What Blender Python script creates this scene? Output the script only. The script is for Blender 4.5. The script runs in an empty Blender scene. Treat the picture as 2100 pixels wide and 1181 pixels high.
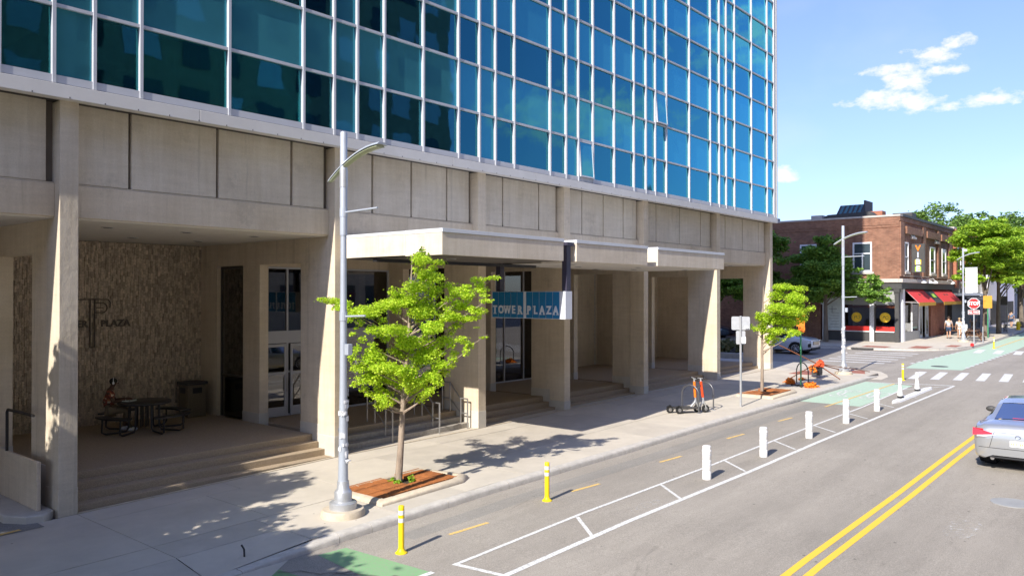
import bpy, math, random
from math import sin, cos, pi, radians, atan, atan2, sqrt
import numpy as np
from mathutils import Vector, Matrix, noise
rnd = random.Random(7)
scene = bpy.context.scene
COL = scene.collection

# ------------------------------------------------------------ camera
F_PX = 1620.0; TH = atan(1368 / F_PX); CT, ST = cos(TH), sin(TH); CH = 4.1
cd = bpy.data.cameras.new('camera'); cam = bpy.data.objects.new('camera', cd); COL.objects.link(cam)
cd.sensor_width = 36; cd.lens = 36 * F_PX / 2100; cd.clip_start = .1; cd.clip_end = 3000
cam.location = (0, 0, CH)
cam.rotation_euler = (pi / 2 + atan(11.5 / F_PX), 0, TH - pi / 2)
scene.camera = cam
scene.render.resolution_x = 1024; scene.render.resolution_y = 575

# ------------------------------------------------------------ sky and sun
SUN = Vector((-1.33, -.16, 1.0)).normalized()           # towards the sun
EL = math.asin(SUN.z)
w = bpy.data.worlds.new('World'); scene.world = w; w.use_nodes = True
nt = w.node_tree; N = nt.nodes; L = nt.links
for n in list(N): N.remove(n)
out = N.new('ShaderNodeOutputWorld'); bg = N.new('ShaderNodeBackground'); L.new(bg.outputs[0], out.inputs[0])
sky = N.new('ShaderNodeTexSky'); sky.sky_type = 'NISHITA'; sky.sun_disc = False
sky.sun_elevation = EL; sky.sun_rotation = atan2(SUN.x, SUN.y)
sky.air_density = 1.0; sky.dust_density = .6; sky.ozone_density = 1.3; sky.altitude = 200
bg.inputs['Strength'].default_value = .15
# clouds: small broken cumulus banks, placed by direction in the sky
tc = N.new('ShaderNodeTexCoord')
def wn(t, **k):
    n = N.new(t)
    for a, b in k.items(): setattr(n, a, b)
    return n
def math_(op, a, b=None):
    n = wn('ShaderNodeMath', operation=op)
    for i, v in enumerate((a, b)):
        if v is None: continue
        if isinstance(v, (int, float)): n.inputs[i].default_value = v
        else: L.new(v, n.inputs[i])
    return n.outputs[0]
sepd = wn('ShaderNodeSeparateXYZ'); L.new(tc.outputs['Generated'], sepd.inputs[0])
az = math_('ARCTAN2', sepd.outputs[1], sepd.outputs[0])      # azimuth from +X
elv = math_('ARCSINE', sepd.outputs[2])
comb = wn('ShaderNodeCombineXYZ'); L.new(az, comb.inputs[0]); L.new(math_('MULTIPLY', elv, 1.7), comb.inputs[1])
nz = wn('ShaderNodeTexNoise'); nz.inputs['Scale'].default_value = 42; nz.inputs['Detail'].default_value = 9; nz.inputs['Roughness'].default_value = .62
L.new(comb.outputs[0], nz.inputs['Vector'])
blobs = [(.25, .217, .032, .009), (.238, .238, .020, .013), (.262, .222, .024, .007), (.228, .212, .024, .009), (.287, .219, .020, .0045), (.20, .243, .018, .0055), (.213, .260, .024, .009), (.186, .270, .016, .008), (.25, .251, .030, .0055), (.157, .208, .026, .0075), (.197, .204, .018, .0045), (.372, .141, .018, .008),
         (-.35, .30, .12, .035), (-.62, .22, .10, .03), (.9, .45, .1, .04), (-1.1, .35, .16, .05), (-1.6, .28, .12, .03), (2.2, .3, .15, .04), (-2.5, .4, .2, .05), (-.12, .17, .07, .015)]
tot = None
for a, e, sa, se in blobs:
    dx = math_('DIVIDE', math_('SUBTRACT', az, a), sa); dy = math_('DIVIDE', math_('SUBTRACT', elv, e), se)
    r2 = math_('ADD', math_('MULTIPLY', dx, dx), math_('MULTIPLY', dy, dy))
    v = math_('SUBTRACT', 1.0, math_('MULTIPLY', r2, .5))
    tot = v if tot is None else math_('MAXIMUM', tot, v)
tot = math_('MAXIMUM', tot, -1.2)
dens = math_('ADD', math_('MULTIPLY', tot, .26), math_('SUBTRACT', nz.outputs[0], .56))
dens = math_('MULTIPLY', dens, 3.6)
cl = wn('ShaderNodeClamp'); L.new(dens, cl.inputs[0])
hz = wn('ShaderNodeTexNoise'); hz.inputs['Scale'].default_value = 5; hz.inputs['Detail'].default_value = 6
L.new(comb.outputs[0], hz.inputs['Vector'])
thin = math_('MULTIPLY', math_('MAXIMUM', math_('SUBTRACT', hz.outputs[0], .5), 0), .5)
cf = math_('MINIMUM', math_('ADD', cl.outputs[0], thin), .93)
hsv = wn('ShaderNodeHueSaturation'); hsv.inputs['Saturation'].default_value = .92; hsv.inputs['Hue'].default_value = .514; hsv.inputs['Value'].default_value = .97; L.new(sky.outputs[0], hsv.inputs['Color'])
hr = wn('ShaderNodeMapRange'); hr.inputs[1].default_value = 0; hr.inputs[2].default_value = .55; hr.inputs[3].default_value = 0; hr.inputs[4].default_value = 1.0; L.new(elv, hr.inputs[0])
hm = wn('ShaderNodeMix', data_type='RGBA', blend_type='MULTIPLY'); hc = wn('ShaderNodeMix', data_type='RGBA'); hc.inputs[6].default_value = (.375, .42, .58, 1); hc.inputs[7].default_value = (.60, .69, .92, 1); L.new(hr.outputs[0], hc.inputs[0])
hm.inputs[0].default_value = 1; L.new(hsv.outputs[0], hm.inputs[6]); L.new(hc.outputs[2], hm.inputs[7])
mx = wn('ShaderNodeMix', data_type='RGBA'); L.new(cf, mx.inputs[0]); L.new(hm.outputs[2], mx.inputs[6]); mx.inputs[7].default_value = (3.5, 3.42, 3.38, 1)
L.new(mx.outputs[2], bg.inputs[0])

sd = bpy.data.lights.new('sun', 'SUN'); so = bpy.data.objects.new('sun', sd); COL.objects.link(so)
sd.energy = 3.35; sd.angle = radians(.53); sd.color = (1.0, .945, .86)
so.rotation_euler = SUN.to_track_quat('Z', 'Y').to_euler(); so.location = (-30, -10, 40)
vs = scene.view_settings; vs.view_transform = 'Standard'; vs.look = 'None'; vs.gamma = 1; vs.exposure = 1.18; vs.use_curve_mapping = False
scene.render.engine = 'CYCLES'
scene.cycles.max_bounces = 7; scene.cycles.transparent_max_bounces = 12; scene.cycles.diffuse_bounces = 4

# ------------------------------------------------------------ ground profile (street climbs gently)
GK = [(-80, -1.0), (-5, -.13), (6, 0), (12.2, .13), (17.4, .15), (21.6, .205), (26.8, .24), (39, .31), (66, .5), (200, 1.0), (2000, 2)]
def g(x): return float(np.interp(x, [k[0] for k in GK], [k[1] for k in GK]))
KH = .14
def rd(x): return g(x) - KH
def proj(x, y, z):
    d = x * CT + y * ST; r = x * ST - y * CT
    return (1050 + F_PX * r / d, 602 - (z - CH) * F_PX / d, d) if d > .1 else (-9999, -9999, d)

# ------------------------------------------------------------ materials
MATS = {}
def nodes(name):
    m = bpy.data.materials.new(name); m.use_nodes = True
    t = m.node_tree; b = t.nodes['Principled BSDF']; MATS[name] = m
    return m, t, b
def spots(n, l, src, co, scale, size, val):
    v = n.new('ShaderNodeTexVoronoi'); v.inputs['Scale'].default_value = scale; v.inputs['Randomness'].default_value = 1; l.new(co.outputs['Object'], v.inputs['Vector'])
    r = n.new('ShaderNodeMapRange'); r.inputs[1].default_value = size * .7; r.inputs[2].default_value = size; r.inputs[3].default_value = val; r.inputs[4].default_value = 1; l.new(v.outputs['Distance'], r.inputs[0])
    mu = n.new('ShaderNodeMix'); mu.data_type = 'RGBA'; mu.blend_type = 'MULTIPLY'; mu.inputs[0].default_value = 1; l.new(src, mu.inputs[6]); l.new(r.outputs[0], mu.inputs[7]); return mu.outputs[2]
def mat(name, col, rough=.7, metal=0, spec=.4, var=.12, scale=3.0, bump=0.0, bscale=40.0, stretch=(1, 1, 1), dirt=0.0, dirtcol=(.1, .085, .07), island=0.0, emit=None, coat=0, gum=0):
    m, t, b = nodes(name); n = t.nodes; l = t.links
    b.inputs['Roughness'].default_value = rough; b.inputs['Metallic'].default_value = metal; b.inputs['Specular IOR Level'].default_value = spec
    if coat: b.inputs['Coat Weight'].default_value = coat; b.inputs['Coat Roughness'].default_value = .05
    co = n.new('ShaderNodeTexCoord'); mp = n.new('ShaderNodeMapping'); mp.inputs['Scale'].default_value = stretch; l.new(co.outputs['Object'], mp.inputs[0])
    src = None
    if var > 0:
        a = n.new('ShaderNodeTexNoise'); a.inputs['Scale'].default_value = scale; a.inputs['Detail'].default_value = 8; a.inputs['Roughness'].default_value = .65; l.new(mp.outputs[0], a.inputs['Vector'])
        r = n.new('ShaderNodeMapRange'); r.inputs[1].default_value = .3; r.inputs[2].default_value = .7; r.inputs[3].default_value = 1 - var; r.inputs[4].default_value = 1 + var; l.new(a.outputs[0], r.inputs[0])
        mu = n.new('ShaderNodeMix'); mu.data_type = 'RGBA'; mu.blend_type = 'MULTIPLY'; mu.inputs[0].default_value = 1; mu.inputs[6].default_value = (*col, 1); l.new(r.outputs[0], mu.inputs[7]); src = mu.outputs[2]
    if island > 0:
        ge = n.new('ShaderNodeNewGeometry'); r = n.new('ShaderNodeMapRange'); r.inputs[3].default_value = 1 - island; r.inputs[4].default_value = 1 + island; l.new(ge.outputs['Random Per Island'], r.inputs[0])
        mu = n.new('ShaderNodeMix'); mu.data_type = 'RGBA'; mu.blend_type = 'MULTIPLY'; mu.inputs[0].default_value = 1
        if src: l.new(src, mu.inputs[6])
        else: mu.inputs[6].default_value = (*col, 1)
        l.new(r.outputs[0], mu.inputs[7]); src = mu.outputs[2]
    if dirt > 0:
        a = n.new('ShaderNodeTexNoise'); a.inputs['Scale'].default_value = scale * .33; a.inputs['Detail'].default_value = 10; a.inputs['Roughness'].default_value = .72; a.inputs['Distortion'].default_value = .6; l.new(mp.outputs[0], a.inputs['Vector'])
        r = n.new('ShaderNodeMapRange'); r.inputs[1].default_value = .5; r.inputs[2].default_value = .74; r.inputs[4].default_value = dirt; l.new(a.outputs[0], r.inputs[0])
        mu = n.new('ShaderNodeMix'); mu.data_type = 'RGBA'; l.new(r.outputs[0], mu.inputs[0])
        if src: l.new(src, mu.inputs[6])
        else: mu.inputs[6].default_value = (*col, 1)
        mu.inputs[7].default_value = (*dirtcol, 1); src = mu.outputs[2]
    if gum: src = spots(n, l, src, co, gum, .045, .45)
    if src: l.new(src, b.inputs['Base Color'])
    else: b.inputs['Base Color'].default_value = (*col, 1)
    if bump > 0:
        a = n.new('ShaderNodeTexNoise'); a.inputs['Scale'].default_value = bscale; a.inputs['Detail'].default_value = 6; l.new(mp.outputs[0], a.inputs['Vector'])
        bp = n.new('ShaderNodeBump'); bp.inputs['Strength'].default_value = bump; bp.inputs['Distance'].default_value = .02; l.new(a.outputs[0], bp.inputs['Height']); l.new(bp.outputs[0], b.inputs['Normal'])
    if emit: b.inputs['Emission Color'].default_value = (*emit[0], 1); b.inputs['Emission Strength'].default_value = emit[1]
    return m
def streak_concrete(name, col, vert=True, rough_face=False):
    """board-marked, rain-streaked cast concrete with pits"""
    m, t, b = nodes(name); n = t.nodes; l = t.links
    b.inputs['Roughness'].default_value = .9; b.inputs['Specular IOR Level'].default_value = .25
    co = n.new('ShaderNodeTexCoord')
    def noise_(sc, st, det=8, ro=.6):
        mp = n.new('ShaderNodeMapping'); mp.inputs['Scale'].default_value = st; l.new(co.outputs['Object'], mp.inputs[0])
        a = n.new('ShaderNodeTexNoise'); a.inputs['Scale'].default_value = sc; a.inputs['Detail'].default_value = det; a.inputs['Roughness'].default_value = ro; l.new(mp.outputs[0], a.inputs['Vector']); return a.outputs[0]
    def mul(src, fac, lo, hi, a0=.3, a1=.7, tint=None):
        r = n.new('ShaderNodeMapRange'); r.inputs[1].default_value = a0; r.inputs[2].default_value = a1; l.new(fac, r.inputs[0])
        c = n.new('ShaderNodeMix'); c.data_type = 'RGBA'; l.new(r.outputs[0], c.inputs[0])
        c.inputs[6].default_value = (lo, lo * (1 if not tint else .97), lo * (1 if not tint else .92), 1); c.inputs[7].default_value = (hi, hi, hi, 1)
        mu = n.new('ShaderNodeMix'); mu.data_type = 'RGBA'; mu.blend_type = 'MULTIPLY'; mu.inputs[0].default_value = 1
        if isinstance(src, tuple): mu.inputs[6].default_value = (*src, 1)
        else: l.new(src, mu.inputs[6])
        l.new(c.outputs[2], mu.inputs[7]); return mu.outputs[2]
    big = noise_(.7, (1, 1, 1), 6); st = noise_(2.2, (3, 3, .22), 9, .7); hz_ = noise_(3.0, (.4, .4, 3), 7, .7); fine = noise_(38, (1, 1, 1), 5)
    s = mul(col, big, .9, 1.08, tint=True); s = mul(s, st, .92, 1.05, tint=True); s = mul(s, hz_, .93, 1.05); s = mul(s, fine, .94, 1.05)
    s = mul(s, noise_(1.4, (2.2, 2.2, .12), 11, .75), .85, 1.0, .36, .43); s = mul(s, noise_(.9, (1, 1, 1), 12, .78), .88, 1.0, .37, .44)
    pit = n.new('ShaderNodeTexVoronoi'); pit.inputs['Scale'].default_value = 14; l.new(co.outputs['Object'], pit.inputs['Vector'])
    s = mul(s, pit.outputs['Distance'], .62, 1.0, .035, .06)
    l.new(s, b.inputs['Base Color'])
    bn = noise_(30 if not rough_face else 9, (1, 1, 1 if not rough_face else .6), 8, .65)
    bp = n.new('ShaderNodeBump'); bp.inputs['Strength'].default_value = .35 if not rough_face else .5; bp.inputs['Distance'].default_value = .012 if not rough_face else .02
    l.new(bn, bp.inputs['Height']); l.new(bp.outputs[0], b.inputs['Normal'])
    return m
def asphalt(name, col):
    m, t, b = nodes(name); n = t.nodes; l = t.links
    b.inputs['Roughness'].default_value = .92; b.inputs['Specular IOR Level'].default_value = .2
    co = n.new('ShaderNodeTexCoord')
    def noi(sc, st=(1, 1, 1), det=8, ro=.6, dist=0):
        mp = n.new('ShaderNodeMapping'); mp.inputs['Scale'].default_value = st; l.new(co.outputs['Object'], mp.inputs[0])
        a = n.new('ShaderNodeTexNoise'); a.inputs['Scale'].default_value = sc; a.inputs['Detail'].default_value = det; a.inputs['Roughness'].default_value = ro; a.inputs['Distortion'].default_value = dist; l.new(mp.outputs[0], a.inputs['Vector']); return a.outputs[0]
    def mul(src, fac, lo, hi, a0=.3, a1=.7):
        r = n.new('ShaderNodeMapRange'); r.inputs[1].default_value = a0; r.inputs[2].default_value = a1; r.inputs[3].default_value = lo; r.inputs[4].default_value = hi; l.new(fac, r.inputs[0])
        mu = n.new('ShaderNodeMix'); mu.data_type = 'RGBA'; mu.blend_type = 'MULTIPLY'; mu.inputs[0].default_value = 1
        if isinstance(src, tuple): mu.inputs[6].default_value = (*src, 1)
        else: l.new(src, mu.inputs[6])
        l.new(r.outputs[0], mu.inputs[7]); return mu.outputs[2]
    s = mul(col, noi(60, det=6), .70, 1.30); s = mul(s, noi(14, det=8, ro=.75), .93, 1.07); s = mul(s, noi(.5, (.12, 1.6, 1), 8), .84, 1.12); s = mul(s, noi(5, (.3, 1, 1), 10, .8), .92, 1.06); s = mul(s, noi(.35, det=5), .93, 1.07)
    s = mul(s, noi(1.1, (.35, 1.2, 1), 12, .8, .8), .74, 1.0, .33, .40)    # thin tar stains
    s = spots(n, l, s, co, 1.7, .05, .5); s = spots(n, l, s, co, .8, .03, .45)
    l.new(s, b.inputs['Base Color'])
    bp = n.new('ShaderNodeBump'); bp.inputs['Strength'].default_value = .4; bp.inputs['Distance'].default_value = .006; l.new(noi(110, det=3), bp.inputs['Height']); l.new(bp.outputs[0], b.inputs['Normal'])
    return m
def paint(name, col, wear=.25, worn=(.26, .25, .23)):
    m, t, b = nodes(name); n = t.nodes; l = t.links
    b.inputs['Roughness'].default_value = .8
    co = n.new('ShaderNodeTexCoord')
    a = n.new('ShaderNodeTexNoise'); a.inputs['Scale'].default_value = 22; a.inputs['Detail'].default_value = 10; a.inputs['Roughness'].default_value = .75; l.new(co.outputs['Object'], a.inputs['Vector'])
    r = n.new('ShaderNodeMapRange'); r.inputs[1].default_value = .62 - wear * .3; r.inputs[2].default_value = .72 - wear * .15; l.new(a.outputs[0], r.inputs[0])
    mu = n.new('ShaderNodeMix'); mu.data_type = 'RGBA'; l.new(r.outputs[0], mu.inputs[0]); mu.inputs[6].default_value = (*col, 1); mu.inputs[7].default_value = (*worn, 1)
    l.new(mu.outputs[2], b.inputs['Base Color']); return m
def leafmat(name, c1, c2, trans=.45):
    m = bpy.data.materials.new(name); m.use_nodes = True; MATS[name] = m
    t = m.node_tree; n = t.nodes; l = t.links
    for q in list(n): n.remove(q)
    o = n.new('ShaderNodeOutputMaterial'); ge = n.new('ShaderNodeNewGeometry')
    rp = n.new('ShaderNodeMix'); rp.data_type = 'RGBA'; l.new(ge.outputs['Random Per Island'], rp.inputs[0]); rp.inputs[6].default_value = (*c1, 1); rp.inputs[7].default_value = (*c2, 1)
    d = n.new('ShaderNodeBsdfPrincipled'); d.inputs['Roughness'].default_value = .5; d.inputs['Specular IOR Level'].default_value = .3; l.new(rp.outputs[2], d.inputs['Base Color'])
    tr = n.new('ShaderNodeBsdfTranslucent'); hs = n.new('ShaderNodeHueSaturation'); hs.inputs['Hue'].default_value = .485; hs.inputs['Value'].default_value = 1.25; l.new(rp.outputs[2], hs.inputs['Color']); l.new(hs.outputs[0], tr.inputs['Color'])
    mi = n.new('ShaderNodeMixShader'); mi.inputs[0].default_value = trans; l.new(d.outputs[0], mi.inputs[1]); l.new(tr.outputs[0], mi.inputs[2]); l.new(mi.outputs[0], o.inputs[0])
    return m
def glass(name, tint, refl=(.75, .9, 1.0), ior=1.6, alpha=.55, rough=.02, wobble=.0, minr=0.05, gmul=1.0):
    """tinted reflective architectural glass: a tinted see-through layer under a mirror coat"""
    m = bpy.data.materials.new(name); m.use_nodes = True; MATS[name] = m
    t = m.node_tree; n = t.nodes; l = t.links
    for q in list(n): n.remove(q)
    o = n.new('ShaderNodeOutputMaterial'); tr = n.new('ShaderNodeBsdfTransparent'); tr.inputs[0].default_value = (*tint, 1)
    gl = n.new('ShaderNodeBsdfGlossy'); gl.inputs['Color'].default_value = (*refl, 1); gl.inputs['Roughness'].default_value = rough
    fr = n.new('ShaderNodeFresnel'); fr.inputs[0].default_value = ior
    ad = n.new('ShaderNodeMath'); ad.operation = 'MULTIPLY_ADD'; l.new(fr.outputs[0], ad.inputs[0]); ad.inputs[1].default_value = gmul; ad.inputs[2].default_value = minr; ad.use_clamp = True
    mi = n.new('ShaderNodeMixShader'); l.new(ad.outputs[0], mi.inputs[0]); l.new(tr.outputs[0], mi.inputs[1]); l.new(gl.outputs[0], mi.inputs[2]); l.new(mi.outputs[0], o.inputs[0])
    if wobble:
        co = n.new('ShaderNodeTexCoord'); a = n.new('ShaderNodeTexNoise'); a.inputs['Scale'].default_value = 1.1; a.inputs['Detail'].default_value = 2; l.new(co.outputs['Object'], a.inputs['Vector'])
        bp = n.new('ShaderNodeBump'); bp.inputs['Strength'].default_value = wobble; bp.inputs['Distance'].default_value = .03; l.new(a.outputs[0], bp.inputs['Height']); l.new(bp.outputs[0], gl.inputs['Normal']); l.new(bp.outputs[0], fr.inputs['Normal'])
    return m
def spandrel(name, body, wobble=.1):
    m = bpy.data.materials.new(name); m.use_nodes = True; MATS[name] = m
    t = m.node_tree; n = t.nodes; l = t.links
    for q in list(n): n.remove(q)
    o = n.new('ShaderNodeOutputMaterial'); d = n.new('ShaderNodeBsdfDiffuse')
    co = n.new('ShaderNodeTexCoord'); a = n.new('ShaderNodeTexNoise'); a.inputs['Scale'].default_value = .8; a.inputs['Detail'].default_value = 5; l.new(co.outputs['Object'], a.inputs['Vector'])
    mu = n.new('ShaderNodeMix'); mu.data_type = 'RGBA'; l.new(a.outputs[0], mu.inputs[0]); mu.inputs[6].default_value = (*[c * .75 for c in body], 1); mu.inputs[7].default_value = (*[c * 1.25 for c in body], 1); l.new(mu.outputs[2], d.inputs[0])
    gl = n.new('ShaderNodeBsdfGlossy'); gl.inputs['Color'].default_value = (.15, .76, 1.0, 1); gl.inputs['Roughness'].default_value = .03
    fr = n.new('ShaderNodeFresnel'); fr.inputs[0].default_value = 1.65
    ad = n.new('ShaderNodeMath'); ad.operation = 'MULTIPLY_ADD'; l.new(fr.outputs[0], ad.inputs[0]); ad.inputs[1].default_value = 3.1; ad.inputs[2].default_value = -.05; ad.use_clamp = True
    mi = n.new('ShaderNodeMixShader'); l.new(ad.outputs[0], mi.inputs[0]); l.new(d.outputs[0], mi.inputs[1]); l.new(gl.outputs[0], mi.inputs[2]); l.new(mi.outputs[0], o.inputs[0])
    bn = n.new('ShaderNodeTexNoise'); bn.inputs['Scale'].default_value = 1.1; bn.inputs['Detail'].default_value = 2; l.new(co.outputs['Object'], bn.inputs['Vector'])
    bp = n.new('ShaderNodeBump'); bp.inputs['Strength'].default_value = wobble; bp.inputs['Distance'].default_value = .03; l.new(bn.outputs[0], bp.inputs['Height']); l.new(bp.outputs[0], gl.inputs['Normal'])
    return m
def brickmat(name, c1, c2, mortar, bw=.22, bh=.075):
    m, t, b = nodes(name); n = t.nodes; l = t.links
    b.inputs['Roughness'].default_value = .9
    co = n.new('ShaderNodeTexCoord'); sp = n.new('ShaderNodeSeparateXYZ'); l.new(co.outputs['Object'], sp.inputs[0])
    ad = n.new('ShaderNodeMath'); l.new(sp.outputs[0], ad.inputs[0]); l.new(sp.outputs[1], ad.inputs[1]); cb = n.new('ShaderNodeCombineXYZ'); l.new(ad.outputs[0], cb.inputs[0]); l.new(sp.outputs[2], cb.inputs[1])
    br = n.new('ShaderNodeTexBrick'); br.inputs['Scale'].default_value = 1; br.inputs['Brick Width'].default_value = bw; br.inputs['Row Height'].default_value = bh; br.inputs['Mortar Size'].default_value = .008
    br.inputs['Color1'].default_value = (*c1, 1); br.inputs['Color2'].default_value = (*c2, 1); br.inputs['Mortar'].default_value = (*mortar, 1); l.new(cb.outputs[0], br.inputs['Vector'])
    a = n.new('ShaderNodeTexNoise'); a.inputs['Scale'].default_value = 1.3; a.inputs['Detail'].default_value = 9; a.inputs['Roughness'].default_value = .7; l.new(co.outputs['Object'], a.inputs['Vector'])
    r = n.new('ShaderNodeMapRange'); r.inputs[1].default_value = .3; r.inputs[2].default_value = .7; r.inputs[3].default_value = .7; r.inputs[4].default_value = 1.25; l.new(a.outputs[0], r.inputs[0])
    mu = n.new('ShaderNodeMix'); mu.data_type = 'RGBA'; mu.blend_type = 'MULTIPLY'; mu.inputs[0].default_value = 1; l.new(br.outputs[0], mu.inputs[6]); l.new(r.outputs[0], mu.inputs[7]); l.new(mu.outputs[2], b.inputs['Base Color'])
    bp = n.new('ShaderNodeBump'); bp.inputs['Strength'].default_value = .5; bp.inputs['Distance'].default_value = .01; l.new(br.outputs[1], bp.inputs['Height']); bp.invert = True; l.new(bp.outputs[0], b.inputs['Normal'])
    return m

M = {}
M['conc'] = streak_concrete('cast_concrete', (.645, .56, .44))
M['concpanel'] = streak_concrete('panel_concrete', (.62, .56, .465))
M['concrough'] = streak_concrete('rough_concrete', (.60, .535, .435), rough_face=True)
M['plinth'] = mat('pale_plinth_paint', (.55, .51, .44), .8, var=.08, dirt=.3, dirtcol=(.3, .26, .2))
M['groove'] = mat('recessed_joint', (.16, .135, .11), .9)
M['ceil'] = mat('painted_plaster', (.66, .62, .56), .8, var=.05, dirt=.15, dirtcol=(.4, .36, .3))
M['aggr'] = mat('exposed_aggregate', (.36, .28, .19), .9, var=.35, scale=60, bump=.4, bscale=80, dirt=.25, dirtcol=(.13, .1, .07))
M['stepgrey'] = mat('grey_step_concrete', (.33, .30, .26), .9, var=.2, scale=12, bump=.4, bscale=60)
M['stone'] = mat('split_travertine', (.50, .41, .315), .85, var=.32, scale=20, bump=.8, bscale=45, island=.28)
M['fascia'] = mat('coated_metal_fascia', (.62, .60, .57), .5, var=.05, scale=1.5, dirt=.2, dirtcol=(.45, .41, .36))
M['alu'] = mat('white_anodised_frame', (.50, .51, .54), .45, spec=.5, var=.04)
M['alud'] = mat('frame_side', (.5, .5, .5), .5, var=.04)
M['bronze'] = mat('dark_bronze_frame', (.05, .042, .036), .4, spec=.5)
M['white'] = mat('white_paint', (.80, .80, .80), .45, var=.03, dirt=.08, dirtcol=(.5, .48, .45))
M['whiteplas'] = mat('white_plastic_post', (.74, .73, .71), .55, var=.06, dirt=.55, dirtcol=(.42, .39, .35), scale=14)
M['coping'] = mat('pale_metal_coping', (.60, .62, .65), .4, var=.05)
M['canopywhite'] = streak_concrete('canopy_render', (.68, .615, .52))
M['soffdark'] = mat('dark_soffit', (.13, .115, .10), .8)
M['black'] = mat('black_metal', (.02, .02, .022), .4, spec=.5, var=.1)
M['blackplas'] = mat('black_rubber', (.025, .025, .027), .8)
M['purple'] = mat('dark_purple_post', (.045, .04, .065), .45)
M['signblue'] = mat('blue_sign_panel', (.012, .16, .33), .4, var=.08, scale=4, dirt=.25, dirtcol=(.03, .12, .2))
M['signwhite'] = mat('silver_sign_metal', (.62, .64, .68), .4, var=.04)
M['dsteel'] = mat('dark_hoop_steel', (.16, .16, .165), .35, metal=.6, var=.1)
M['steel'] = mat('galvanised_steel', (.50, .51, .52), .42, metal=.55, var=.1, scale=8)
M['pole'] = mat('silver_painted_pole', (.44, .475, .53), .38, metal=.25, var=.06, scale=4)
M['stain'] = mat('stainless_rail', (.42, .41, .40), .35, metal=.8, var=.1)
M['tape'] = mat('torn_paper_tape', (.62, .62, .64), .7, var=.5, scale=22, bump=.6, bscale=30)
M['lens'] = mat('lamp_lens', (.42, .45, .30), .4)
M['walk'] = mat('sidewalk_concrete', (.53, .475, .39), .9, var=.09, scale=1.3, bump=.25, bscale=90, dirt=.35, dirtcol=(.43, .38, .30), gum=2.1)
M['walk2'] = mat('weathered_sidewalk', (.485, .435, .36), .9, var=.1, scale=1.6, bump=.25, bscale=90, dirt=.4, dirtcol=(.38, .335, .27), gum=2.6)
M['kerb'] = mat('kerb_concrete', (.50, .465, .41), .9, var=.16, scale=5, bump=.5, bscale=40, dirt=.4, dirtcol=(.3, .265, .22))
M['joint'] = mat('joint_filler', (.17, .15, .13), .95)
M['asph'] = asphalt('worn_asphalt', (.315, .283, .24))
M['asph2'] = asphalt('side_street_asphalt', (.25, .24, .22))
M['pwhite'] = paint('white_road_paint', (.70, .69, .66), .45)
M['pwhite2'] = paint('worn_white_road_paint', (.70, .69, .66), .5)
M['pyel'] = paint('yellow_road_paint', (.80, .50, .045), .15)
M['pyel2'] = paint('pale_yellow_road_paint', (.78, .50, .13), .5)
M['pgreen'] = paint('mint_lane_paint', (.40, .545, .41), .5, worn=(.38, .40, .33))
M['pgreen2'] = paint('green_lane_paint', (.20, .40, .18), .6, worn=(.26, .32, .21))
M['pgreen3'] = paint('dark_green_lane_paint', (.14, .33, .12), .7, worn=(.2, .24, .15))
M['tactile'] = mat('red_tactile', (.33, .13, .09), .8, bump=.5, bscale=60)
M['yplas'] = mat('yellow_plastic', (.82, .58, .01), .45, var=.05, dirt=.15, dirtcol=(.5, .36, .05))
M['rust'] = mat('rusted_steel', (.36, .125, .035), .85, var=.3, scale=5, bump=.5, bscale=60, dirt=.5, dirtcol=(.20, .07, .03))
M['rustd'] = mat('dark_rust_bars', (.17, .06, .025), .9)
M['planter'] = mat('planter_kerb', (.52, .44, .33), .85, var=.15, scale=6, dirt=.4, dirtcol=(.36, .28, .2), bump=.3)
M['soil'] = mat('soil', (.06, .045, .03), 1, var=.4, scale=20, bump=.8)
M['bark'] = mat('pale_bark', (.30, .235, .18), .95, var=.3, scale=9, stretch=(1, 1, .3), bump=.8, bscale=25)
M['barkd'] = mat('grey_bark', (.16, .13, .10), .95, var=.3, scale=6, stretch=(1, 1, .3), bump=.8, bscale=18)
M['leafy'] = leafmat('ginkgo_leaf', (.30, .50, .025), (.64, .80, .07), .5)
M['leafg'] = leafmat('mid_green_leaf', (.11, .24, .04), (.27, .44, .07), .38)
M['leafb'] = leafmat('locust_leaf', (.20, .38, .03), (.40, .55, .05), .42)
M['leafd'] = leafmat('dark_crown_leaf', (.09, .18, .035), (.22, .34, .07), .35)
M['grassm'] = leafmat('dry_grass_blade', (.12, .15, .05), (.28, .26, .12), .2)
M['pink'] = leafmat('pink_petal', (.5, .04, .35), (.7, .12, .5), .3)
M['brick'] = brickmat('red_brick', (.20, .075, .042), (.30, .13, .075), (.28, .22, .16))
M['brick2'] = brickmat('orange_brick', (.36, .11, .055), (.44, .16, .08), (.3, .2, .15))
M['stonew'] = mat('beige_stone_building', (.42, .37, .28), .9, var=.2, scale=2, bump=.3)
M['cornice'] = mat('painted_cornice', (.50, .45, .40), .7)
M['emblem'] = mat('bronze_letters', (.12, .10, .08), .6)
M['grey'] = mat('grey_painted_metal', (.30, .30, .29), .6)
M['charc'] = mat('charcoal_paint', (.06, .058, .056), .6)
M['red'] = mat('red_awning_canvas', (.62, .05, .05), .8, var=.06)
M['gold'] = mat('gold_awning_trim', (.55, .30, .04), .8)
M['stopred'] = mat('stop_sign_red', (.60, .02, .02), .4, var=.03)
M['orange'] = mat('orange_fabric', (.80, .20, .015), .75, var=.12, scale=12, bump=.4, bscale=20)
M['orangep'] = mat('orange_plastic_sign', (.85, .22, .02), .5)
M['lime'] = mat('lime_paint', (.35, .60, .06), .5)
M['yel'] = mat('yellow_vinyl', (.95, .60, .03), .5)
M['redp'] = mat('red_vinyl', (.62, .03, .02), .5)
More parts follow.
